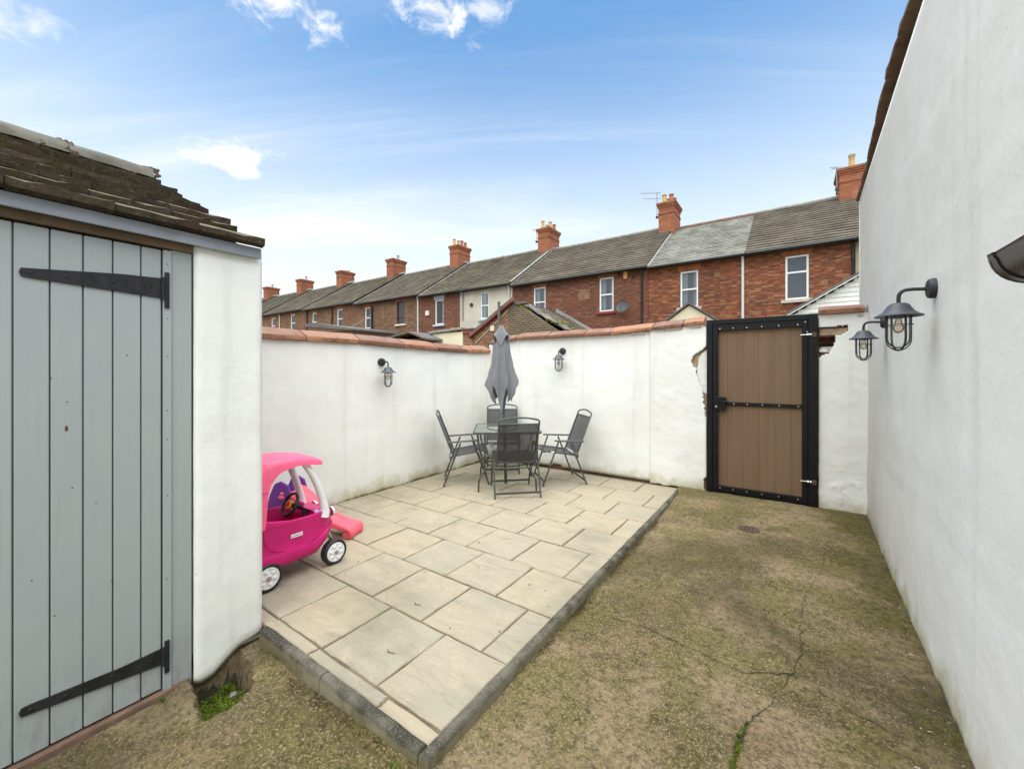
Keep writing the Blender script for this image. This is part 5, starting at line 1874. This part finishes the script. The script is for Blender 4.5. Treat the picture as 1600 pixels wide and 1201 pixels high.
def make_roof(parent, x0, x1, ze, zr, mat, gauge=0.29, ridge='verge', vergeL=True, vergeR=True, thick=0.062):
    """stepped courses on both slopes"""
    mb = MB()
    ye = YR - 0.25
    n = int(math.hypot(RY - ye, zr - ze) / gauge)
    rr = random.Random(int(x0 * 10) + 999)
    nxp = max(2, int((x1 - x0) / 0.6))
    for side in (1, -1):
        for i in range(n):
            ta, tb_ = i / n, min(1.0, (i + 1.12) / n)
            rows = []
            for t, dz in ((ta + .45 / n, -.012), (ta + .10 / n, -.004), (ta, thick * .45), (ta, thick), (tb_, .0)):
                row = []
                for k in range(nxp + 1):
                    x = x0 + (x1 - x0) * k / nxp
                    y = ye + (RY - ye) * t
                    z = ze + (zr - ze) * t + dz + 0.018 * fbm(x, y, 1, .5) + rr.uniform(-.005, .005)
                    if side < 0: y = 2 * RY - y
                    row.append((x, y, z))
                rows.append(row)
            vs = [p for r_ in rows for p in r_]
            m_ = nxp + 1
            fs = []
            for a in range(4):
                for k in range(nxp): fs.append((a * m_ + k, a * m_ + k + 1, (a + 1) * m_ + k + 1, (a + 1) * m_ + k))
            mb.add(vs, fs)
    me = mb.mesh('roof')
    rf = obj('roof', me, M[mat], parent)
    # soffit closing board under the eaves and gutter
    MB().prism([(x0, ye + .02, ze - .02), (x0, YR + .02, ze - .02), (x0, RY, zr - .06), (x0, 2 * RY - YR, ze - .02), (x0, 2 * RY - YR, ze - .1), (x0, ye + .02, ze - .1)], (x1 - x0, 0, 0), 'x').build('roof_void', M['soil'], rf)
    mb = MB()
    mb.tube([(x0 + .01, ye - .06, ze - .055), (x1 - .01, ye - .06, ze - .055)], .055, 10, ref=(0, 0, 1))
    mb.build('gutter', M['gutter'], rf, smooth=50)
    mb = MB()
    k = 0
    x = x0
    while x < x1 - .05:
        b = min(x + .45, x1)
        mb.tube([(x + .004, RY, zr + .005), (b - .004, RY, zr + .008)], .10, 10)
        x = b
    mb.build('ridge_tiles', M['verge'] if ridge == 'verge' else M[ridge], rf, smooth=60)
    for flag, xv in ((vergeL, x0), (vergeR, x1)):
        if flag:
            mb = MB()
            mb.bar((xv, ye, ze + .03), (xv, RY, zr + .03), .13, .05, (0, 0, 1))
            mb.build('verge_strip', M['verge'], rf)
    return rf


def make_chimney(roof, x, ztop, zbase, pots, seed=0):
    r = random.Random(seed)
    w, d = .78, 1.36
    mb = MB()
    z = zbase
    h = ztop - zbase
    mb.box(x - w / 2, x + w / 2, RY - d / 2, RY + d / 2, zbase, ztop - .30)
    ch = obj('chimney', mb.mesh('chimney'), M['chimbrick'], roof)
    MB().box(x - w / 2 - .025, x + w / 2 + .025, RY - d / 2 - .025, RY + d / 2 + .025, ztop - .62, ztop - .55).build('chimney_band', M['chimbrick'], ch) if 0 else None
    for k, (a, z0, z1) in enumerate(((.03, ztop - .62, ztop - .555), (.03, ztop - .30, ztop - .215), (.065, ztop - .215, ztop - .13), (.10, ztop - .13, ztop - .03))):
        MB().box(x - w / 2 - a, x + w / 2 + a, RY - d / 2 - a, RY + d / 2 + a, z0, z1).build('corbel_course', M['chimbrick'], ch)
    mb = MB()
    a = .06
    mb.rings([[(x + sx * (w / 2 + a), RY + sy * (d / 2 + a), ztop - .03) for sx, sy in ((-1, -1), (1, -1), (1, 1), (-1, 1))], [(x + sx * (w / 2 - .12), RY + sy * (d / 2 - .12), ztop + .06) for sx, sy in ((-1, -1), (1, -1), (1, 1), (-1, 1))]])
    mb.build('flaunching', M['flaunch'], ch)
    for (dx, dy, hh, mat) in pots:
        MB().lathe([(.135, 0), (.12, .06), (.105, hh * .55), (.10, hh * .85), (.125, hh * .9), (.125, hh), (.09, hh), (.085, hh * .5)], 16, Matrix.Translation((x + dx, RY + dy, ztop)), cap=False).build('chimney_pot', M[mat], ch, smooth=40)
    # lead apron where the stack meets the slope
    MB().box(x - w / 2 - .12, x + w / 2 + .12, RY - d / 2 - .10, RY - d / 2 + .02, zbase - .02, zbase + .10).build('flashing', M['verge'], ch) if 0 else None
    return ch


def pipe(parent, x, z0, z1, mat='gutter', r=.045, nm='downpipe', y=None):
    yy = (YR - .06) if y is None else y
    MB().tube([(x, yy, z0), (x, yy, z1 - .25), (x, yy - .05, z1 - .12), (x, yy - .10, z1 - .04)], r, 10, ref=(1, 0, 0)).build(nm, M[mat], parent, smooth=50)


BUFF2 = [(-.18, -.42, .50, 'pot_buff'), (-.16, .10, .40, 'pot_buff'), (.14, -.05, .50, 'pot_buff'), (.16, .42, .46, 'pot_red')]

# 0: beige neighbour past the end of the brick row, mostly behind the tall wall
h = thing('terraced_house', 'beige rendered house end just past the brick terrace by the tall wall', 'house', (0, 0, 0))
make_wall(h, 1.74, 7.0, 6.02, [], 'beige')
make_roof(h, 1.76, 7.0, 6.02, 9.02, 'tileA', vergeL=False)
# 1: end house, tiled
h = thing('terraced_house', 'warm brick house with brown tiled roof and pale stone sill beside the slate roofed one', 'house')
W1 = [(-.24, .46, 4.14, 5.74)]
make_wall(h, -1.53, 1.72, 6.03, W1, 'brickA')
make_window(h, *W1[0], rails=(.62,), curtains=False)
rf = make_roof(h, -1.50, 1.76, 6.03, 9.02, 'tileA', vergeL=False, vergeR=False)
make_chimney(rf, 1.98, 10.02, 8.2, [(.05, -.25, .62, 'pot_buff')], 1)
pipe(h, 1.67, 0.5, 5.95)
# 2: slate house
h = thing('terraced_house', 'warm brick house with the only pale grey slate roof of the terrace', 'house')
W2 = [(-3.89, -3.20, 4.17, 5.68)]
make_wall(h, -5.21, -1.54, 6.03, W2, 'brickA')
make_window(h, *W2[0], sill='greysill', rails=(.5,))
rf = make_roof(h, -5.18, -1.51, 6.03, 8.98, 'slate', gauge=.21, ridge='redridge', vergeL=True, vergeR=False, thick=.022)
make_chimney(rf, -5.40, 10.30, 8.1, [(-.16, -.42, .46, 'pot_buff'), (-.14, .05, .40, 'pot_buff'), (.14, -.20, .50, 'pot_red'), (.16, .30, .46, 'pot_red')], 2)
pipe(h, -1.60, .4, 5.98, 'whitepipe', .05)
# 3: house with dish
h = thing('terraced_house', 'dark brick house with orange alarm box and dark red window sill', 'house')
W3 = [(-7.48, -6.79, 4.30, 5.88), (-11.10, -10.39, 4.32, 5.84)]
make_wall(h, -12.42, -5.23, 6.10, W3, 'brickB')
make_window(h, *W3[0], sill='redsill', rails=(.5,))
make_window(h, *W3[1], rails=(.5,))
rf = make_roof(h, -12.38, -5.19, 6.10, 9.14, 'tileA', vergeR=False)
make_chimney(rf, -12.75, 10.42, 8.3, BUFF2, 3)
pipe(h, -5.48, .4, 6.04)
MB().box(-6.30, -6.13, YR - .08, YR, 5.68, 6.02).build('alarm_box', M['alarm_orange'], h, bevel=.01)
mb = MB()
for (x, z) in ((-6.52, 6.0), (-5.86, 5.75)): mb.tube([(x, YR - .005, z), (x, YR - .03, z)], .09, 14)
mb.build('vent', M['soil'], h)
MB().box(-8.55, -7.95, YR - .012, YR + .01, 4.95, 5.45).build('brick_patch', M['brickO'], h)
# satellite dish
d = thing('satellite_dish', 'grey oval satellite dish on the brick house with the orange alarm box', 'dish', (-6.25, YR - .02, 4.28))
prof = [(.30 * q / 6, .06 * (q / 6) ** 2) for q in range(7)]
DM = Matrix.Translation((0, -.32, .1)) @ Matrix.Rotation(R(68), 4, 'X') @ Matrix.Rotation(R(0), 4, 'Z')
MB().lathe(prof + [(.29, .07)], 28, DM, cap=False).build('reflector', M['dish'], d, smooth=60)
mb = MB()
mb.tube([(0, .02, 0), (0, -.16, 0), (0, -.30, .08)], .018, 8, ref=(1, 0, 0))
mb.build('bracket', M['gutter'], d, smooth=40)
mb = MB()
mb.tube([DM @ Vector((0, -.28, .07)), DM @ Vector((0, -.10, .30))], .010, 6)
mb.build('feed_arm', M['gutter'], d)
# 4: rendered house
h = thing('terraced_house', 'cream grey rendered house in the brick terrace with a white window', 'house')
W4 = [(-14.65, -14.05, 4.48, 6.0)]
make_wall(h, -16.20, -12.44, 6.25, W4, 'stucco')
make_window(h, *W4[0], lintel=False, rails=(.5,), sill='greysill')
make_roof(h, -16.20, -12.40, 6.25, 9.29, 'tileB', vergeL=False)
pipe(h, -12.62, .4, 6.2, 'whitepipe', .04)
pipe(h, -15.95, 4.5, 6.2, 'verge', .04)
MB().tube([(-15.30, YR - .005, 5.35), (-15.30, YR - .06, 5.35)], .11, 14).build('vent', M['soil'], h)
# 5: brick half next to it
h = thing('terraced_house', 'brick house with a grey stone lintel over its white window', 'house')
W5 = [(-18.27, -17.57, 4.39, 5.92)]
make_wall(h, -19.50, -16.21, 6.27, W5, 'brickB')
make_window(h, *W5[0], sill='greysill', lint_mat='greysill', rails=())
rf = make_roof(h, -19.48, -16.21, 6.27, 9.31, 'tileB', vergeR=False)
make_chimney(rf, -20.25, 10.66, 8.3, [(-.16, -.45, .5, 'pot_buff'), (-.05, -.12, .46, 'pot_buff'), (.05, .15, .5, 'pot_red'), (.12, .45, .42, 'pot_red')], 5)
mb = MB()
mb.box(-19.05, -18.75, YR - .1, YR, 5.0, 5.3)
mb.build('flue_box', M['whitepipe'], h, bevel=.03)
# 6: dark window house
h = thing('terraced_house', 'brown brick house with one dark brown window frame', 'house')
W6 = [(-21.86, -21.10, 4.65, 6.15), (-25.35, -24.70, 4.56, 6.08)]
make_wall(h, -26.32, -19.52, 6.40, W6, 'brickC')
make_window(h, *W6[0], frame='darkwin', rails=(.3,), sill='cream')
make_window(h, *W6[1], sill='redsill')
rf = make_roof(h, -26.30, -19.50, 6.40, 9.43, 'tileA', vergeR=False)
make_chimney(rf, -27.40, 10.80, 8.4, [(.05, .15, .42, 'hubgrey')], 6)
pipe(h, -19.75, .4, 6.36, 'whitepipe', .05)
pipe(h, -24.45, .4, 6.1, 'gutter', .07)
# 7, 8, 9: far houses
h = thing('terraced_house', 'brown brick house next beyond the one with a dark brown window frame', 'house')
W7 = [(-28.82, -28.11, 4.75, 6.25), (-32.33, -31.69, 4.75, 6.25)]
make_wall(h, -33.38, -26.34, 6.57, W7, 'brickC')
for w in W7: make_window(h, *w, curtains=False)
rf = make_roof(h, -33.36, -26.32, 6.57, 9.58, 'tileB', vergeR=False)
make_chimney(rf, -34.65, 10.82, 8.5, [(.1, .0, .14, 'pot_red'), (.1, .3, .16, 'pot_red')], 7)
pipe(h, -29.4, .4, 6.5)
pipe(h, -33.0, .4, 6.5)
h = thing('terraced_house', 'brown brick house two along beyond the one with a dark brown window frame', 'house')
W8 = [(-35.79, -35.04, 4.9, 6.38), (-39.22, -38.50, 4.9, 6.33)]
make_wall(h, -40.45, -33.40, 6.68, W8, 'brickC')
for w in W8: make_window(h, *w, curtains=False)
rf = make_roof(h, -40.42, -33.38, 6.68, 9.72, 'tileA', vergeR=False)
make_chimney(rf, -41.8, 10.95, 8.6, [(.05, .1, .4, 'hubgrey')], 8)
pipe(h, -37.6, .4, 6.7, 'whitepipe')
h = thing('terraced_house', 'brick house farthest along the terrace from the slate roof', 'house')
make_wall(h, -47.6, -40.47, 6.8, [], 'brickC')
rf = make_roof(h, -47.5, -40.44, 6.8, 9.85, 'tileB', vergeR=False)
make_chimney(rf, -49.0, 11.0, 8.7, [(.0, .1, .4, 'hubgrey')], 9)
make_wall(h, -62, -47.6, 6.95, [], 'brickC', 'wall')
make_roof(h, -62, -47.5, 6.95, 9.98, 'tileA', vergeR=False)


# TV aerials
def aerial(x, z, h, label, s=1.0, ang=0.0):
    a = thing('tv_aerial', label, 'aerial', (x, RY - .72, z))
    MB().tube([(0, 0, -.3), (0, 0, h)], .018, 6).build('mast', M['verge'], a)
    MB().box(-.05, .05, -.05, .10, -.28, -.18).build('clamp', M['gutter'], a)
    mb = MB()
    for zz_, L, n in ((h - .02, 1.0 * s, 9), (h - .38 * s, .8 * s, 7)):
        c, sn = math.cos(ang), math.sin(ang)
        mb.tube([(-L * c, -L * sn, zz_ + .14 * L), (.2 * c, .2 * sn, zz_ - .03)], .010, 5)
        for k in range(n):
            t = k / (n - 1)
            px_ = (-L + (L + .15) * t)
            zk = zz_ + .14 * L * (1 - t) - .02 * t
            mb.tube([(px_ * c - .16 * sn * s, px_ * sn + .16 * c * s, zk), (px_ * c + .16 * sn * s, px_ * sn - .16 * c * s, zk)], .007, 4)
    mb.build('elements', M['verge'], a)


aerial(-5.86, 9.8, 1.05, 'large tv aerial on the chimney between slate and tiled roofs', .8, .2)
aerial(-13.22, 9.85, .55, 'small tv aerial on the chimney above the cream rendered house', .32, .2)
aerial(1.50, 9.4, .7, 'small tv aerial on the chimney beside the tall wall', .22, .2)

# ================================================================== OUTBUILDINGS
OY = 14.2
# brick outrigger with collapsing roof
ob = thing('brick_outhouse', 'brick outhouse with red bargeboard and a collapsing slate roof', 'outhouse')
AX, AZ, EX0, EX1, EZ = -9.72, 4.46, -12.02, -7.35, 3.10
MB().prism([(EX0 + .1, OY, -.3), (AX - .28, OY, -.3), (AX - .28, OY, AZ - .22), (EX0 + .1, OY, EZ)], (0, .25, 0), 'y').build('gable_wall', M['brickO'], ob)
MB().prism([(AX - .28, OY - .03, -.3), (EX1 - .3, OY - .03, -.3), (EX1 - .3, OY - .03, EZ + .02), (AX + .6, OY - .03, AZ - .38), (AX - .05, OY - .03, AZ - .1), (AX - .28, OY - .03, AZ - .2)], (0, .28, 0), 'y').build('parapet_wall', M['mossbrick'], ob)
MB().box(EX1 - .35, EX1 - .1, OY + .3, YR - .02, -.3, EZ).build('side_wall', M['brickO'], ob)
mb = MB()
mb.bar((EX0 - .1, OY - .10, EZ - .06), (AX, OY - .10, AZ + .02), .05, .20, (0, 1, 0))
ob_b = mb.build('bargeboard', M['redtimber'], ob)
MB().bar((EX0 - .1, OY - .06, EZ + .08), (AX, OY - .06, AZ + .14), .16, .05, (0, 1, 0)).build('verge_strip', M['felt'], ob)
MB().bar((EX0 + .2, OY - .03, EZ - .32), (AX - .3, OY - .03, AZ - .34), .03, .05, (0, 1, 0)).build('cable', M['stucco'], ob)
# left slope
MB().prism([(EX0 - .1, OY - .02, EZ + .0), (AX, OY - .02, AZ + .06), (AX, OY - .02, AZ - .02), (EX0 - .1, OY - .02, EZ - .08)], (0, YR - OY, 0), 'y').build('far_slope', M['felt'], ob)
# right slope in courses, ragged at the front
mb = MB()
n = 9
rr = random.Random(5)
for i in range(n):
    ta, tb_ = i / n, (i + 1.15) / n
    for k in range(13):
        y0 = OY + .10 + (YR - .05 - OY) * k / 13
        y1 = y0 + (YR - .05 - OY) / 13
        if k < 2 + int(3.0 * ta + rr.uniform(-.5, .8)): continue
        def P(t, y, dz): return (EX1 + (AX - EX1) * t, y, EZ + (AZ - EZ) * t + dz + .03 * fbm(t * 3, y, 0, .8))
        j = rr.uniform(-.012, .014)
        mb.add([P(ta, y0, .0 + j), P(ta, y1, .0 + j), P(ta, y1, .035 + j), P(ta, y0, .035 + j), P(tb_, y0, .006), P(tb_, y1, .006)], [(0, 1, 2, 3), (3, 2, 5, 4)])
mb.build('roof_tiles', M['tileB'], ob)
MB().prism([(EX1, OY + .5, EZ - .03), (AX, OY + .5, AZ - .03), (AX, OY + .5, AZ - .08), (EX1, OY + .5, EZ - .08)], (0, YR - OY - .55, 0), 'y').build('roof_deck', M['soil'], ob)
MB().bar((EX1 - .05, YR - .12, EZ + .09), (AX, YR - .12, AZ + .10), .16, .05, (0, 1, 0)).build('flashing', M['verge'], ob)
# loose slates hanging over the front edge
for k in range(7):
    t = .12 + .12 * k + rr.uniform(-.02, .02)
    x = EX1 + (AX - EX1) * t + .1
    z = EZ + (AZ - EZ) * t + .05
    Mx = Matrix.Translation((x, OY + .35 + rr.uniform(-.15, .2), z)) @ Matrix.Rotation(rr.uniform(-.5, .3), 4, 'Z') @ Matrix.Rotation(math.atan2(AZ - EZ, EX1 - AX) + rr.uniform(-.08, .14), 4, 'Y')
    MB().mbox(Mx, rr.uniform(.5, .8), rr.uniform(.28, .45), .016).build('loose_slate', M['slate'], ob)
MB().box(AX - .02, AX + .55, OY + .02, OY + .30, AZ - .12, AZ - .02).build('ridge_end', M['felt'], ob, bevel=.02)
MB().box(-10.96, -10.75, OY - .08, OY, 3.28, 3.52).build('wall_box', M['cream'], ob, bevel=.02)
# yellow-green growth on the old roof
def growth():
    t = rr.choice([.18, .25, .3, .8, .9]) + rr.gauss(0, .05)
    y = OY + .8 + rr.gauss(0, .5) if t < .5 else OY + rr.uniform(0, .15)
    return (EX1 + (AX - EX1) * t, y, EZ + (AZ - EZ) * t + (.06 if t < .5 else -.05))
clump_mesh('roof_growth', [growth], m_plain('yellow moss', (.22, .20, .03), .95, .3, 20), .05, 500, ob)
fp = thing('flue_pipe', 'tall dark flue pipe rising above the red bargeboard', 'pipe', (-10.36, OY - .22, 0))
MB().tube([(0, 0, -.02), (0, 0, 4.42)], .055, 12).build('pipe', M['felt'], fp, smooth=40)
MB().lathe([(.066, 4.40), (.066, 4.50), (.05, 4.51)], 12).build('cowl', M['felt'], fp, smooth=40)
MB().box(-.08, .08, .02, .22, 2.6, 2.66).box(-.08, .08, .02, .22, 3.2, 3.26).build('bracket', M['felt'], fp)
# cream outhouse with lichened flat capping
co = thing('cream_outhouse', 'low cream outhouse with a lichened flat cap beside the red bargeboard', 'outhouse')
MB().box(-14.6, -12.62, OY, YR - .02, -.3, 3.36).build('wall', M['cream'], co)
mb = MB()
for k in range(9):
    x = -14.78 + .24 * k
    Mx = Matrix.Translation((x + .12, OY + .04, 3.42 + rr.uniform(-.012, .012) + .010 * k)) @ Matrix.Rotation(rr.uniform(-.06, .06), 4, 'Z')
    mb.mbox(Mx, .236, .30, .12)
mb.build('capping', M['stonecap'], co, bevel=.015)
MB().box(-14.6, -12.62, OY + .2, YR - .02, 3.38, 3.44).build('roof', M['felt'], co)
MB().box(-12.60, -12.05, OY - .02, OY + .04, 3.26, 3.44).build('fascia', M['redtimber'], co)
MB().box(-12.60, -12.00, OY + .041, OY + .25, -.3, 3.30).build('brick_return', M['brickO'], co)
MB().box(-12.62, -11.95, OY - .06, OY + .6, 3.442, 3.49).build('flat_roof', M['felt'], co)
# grey shed roof and brown shed farther along
gs = thing('grey_shed', 'low shed with grey pitched felt roof behind the side wall', 'shed')
MB().box(-17.6, -14.3, 13.2, 16.5, -.3, 3.05).build('wall', M['brickC'], gs)
MB().prism([(-18.0, 13.0, 3.02), (-15.0, 13.0, 3.42), (-13.9, 13.0, 3.05), (-13.9, 13.0, 2.97), (-15.0, 13.0, 3.34), (-18.0, 13.0, 2.94)], (0, 3.6, 0), 'y').build('roof', M['felt'], gs)
MB().bar((-15.0, 12.98, 3.40), (-13.85, 12.98, 3.02), .05, .12, (0, 1, 0)).build('bargeboard', M['browntimber'], gs)
bs = thing('brown_shed', 'dark brown flat roofed shed behind the side wall coping', 'shed')
MB().box(-23.3, -19.4, 13.0, 16.0, -.3, 3.72).build('wall', M['browntimber'], bs)
MB().prism([(-23.9, 12.85, 4.30), (-23.2, 12.85, 4.36), (-19.3, 12.85, 3.80), (-19.3, 12.85, 3.70), (-23.9, 12.85, 4.18)], (0, 3.3, 0), 'y').build('roof', M['felt'], bs)
MB().prism([(-23.5, 12.9, 3.70), (-19.42, 12.9, 3.70), (-19.42, 12.9, 3.72), (-23.5, 12.9, 4.22)], (0, 3.0, 0), 'y').build('upper_wall', M['browntimber'], bs)
# small cream gable behind the wall
cg = thing('cream_gable', 'small cream rendered gable with dark verge below the slate roofed house', 'outhouse')
MB().prism([(-3.75, OY, -.3), (-1.85, OY, -.3), (-1.85, OY, 3.02), (-2.79, OY, 3.68), (-3.75, OY, 3.02)], (0, YR - OY - .02, 0), 'y').build('wall', M['cream'], cg)
for a, b in (((-3.9, OY + .0, 2.94), (-2.79, OY + .0, 3.72)), ((-1.70, OY + .0, 2.94), (-2.79, OY + .0, 3.72))):
    mb = MB()
    A, B = Vector(a), Vector(b)
    mb.prism([A + Vector((0, -.10, .0)), B + Vector((0, -.10, .0)), B + Vector((0, -.10, .06)), A + Vector((0, -.10, .06))], (0, YR - OY, 0), 'y')
    mb.build('roof_slope', M['felt'], cg)
# white boarded gable by the tall wall
wg = thing('boarded_extension', 'white weatherboarded gable with dark sloping verge beside the tall wall', 'outhouse')
SA = (4.14 - 3.19) / (1.48 + .07)
pk = 2.6
zp = 3.19 + SA * (pk + .07)
MB().prism([(-.6, OY, -.3), (5.8, OY, -.3), (5.8, OY, zp - SA * (5.8 - pk)), (pk, OY, zp - .08), (-.6, OY, 3.19 - SA * .53 - .08)], (0, YR - OY - .02, 0), 'y').build('wall', M['whiteclad'], wg)
z = 2.55
while z < 4.55:
    xl = max(-.55, (z + .085 - 3.19) / SA - .07 + .06)
    mb = MB()
    mb.add([(xl, OY - .024, z), (3.6, OY - .024, z), (3.6, OY - .008, z + .12), (xl + .02, OY - .008, z + .12), (xl, OY + .001, z), (3.6, OY + .001, z), (3.6, OY + .001, z + .12), (xl + .02, OY + .001, z + .12)],
           [(0, 1, 2, 3), (0, 1, 5, 4), (3, 2, 6, 7), (0, 3, 7, 4), (1, 2, 6, 5)])
    mb.build('weatherboard', M['whiteclad'], wg)
    z += .125
MB().prism([(-.75, OY - .12, 3.19 - SA * .68), (pk, OY - .12, zp), (pk, OY - .12, zp + .07), (-.75, OY - .12, 3.19 - SA * .68 + .07)], (0, YR - OY, 0), 'y').build('roof_slope', M['felt'], wg)
MB().prism([(5.9, OY - .12, zp - SA * 3.3), (pk, OY - .12, zp), (pk, OY - .12, zp + .07), (5.9, OY - .12, zp - SA * 3.3 + .07)], (0, YR - OY, 0), 'y').build('roof_slope', M['felt'], wg)
MB().bar((-.72, OY - .135, 3.19 - SA * .68 + .0), (pk, OY - .135, zp - .03), .02, .07, (0, 1, 0)).build('verge_trim', M['whiteclad'], wg)
# overhead cable
cb = MB()
a, b = Vector((-21.0, 13.2, 3.70)), Vector((-24.6, YR, 5.55))
pts = [a.lerp(b, t / 10) - Vector((0, 0, .12 * math.sin(math.pi * t / 10))) for t in range(11)]
cb.tube(pts, .016, 5)
tag(cb.build('cable', M['verge']), 'thin grey cable slung from the brown shed to the terrace', 'cable')
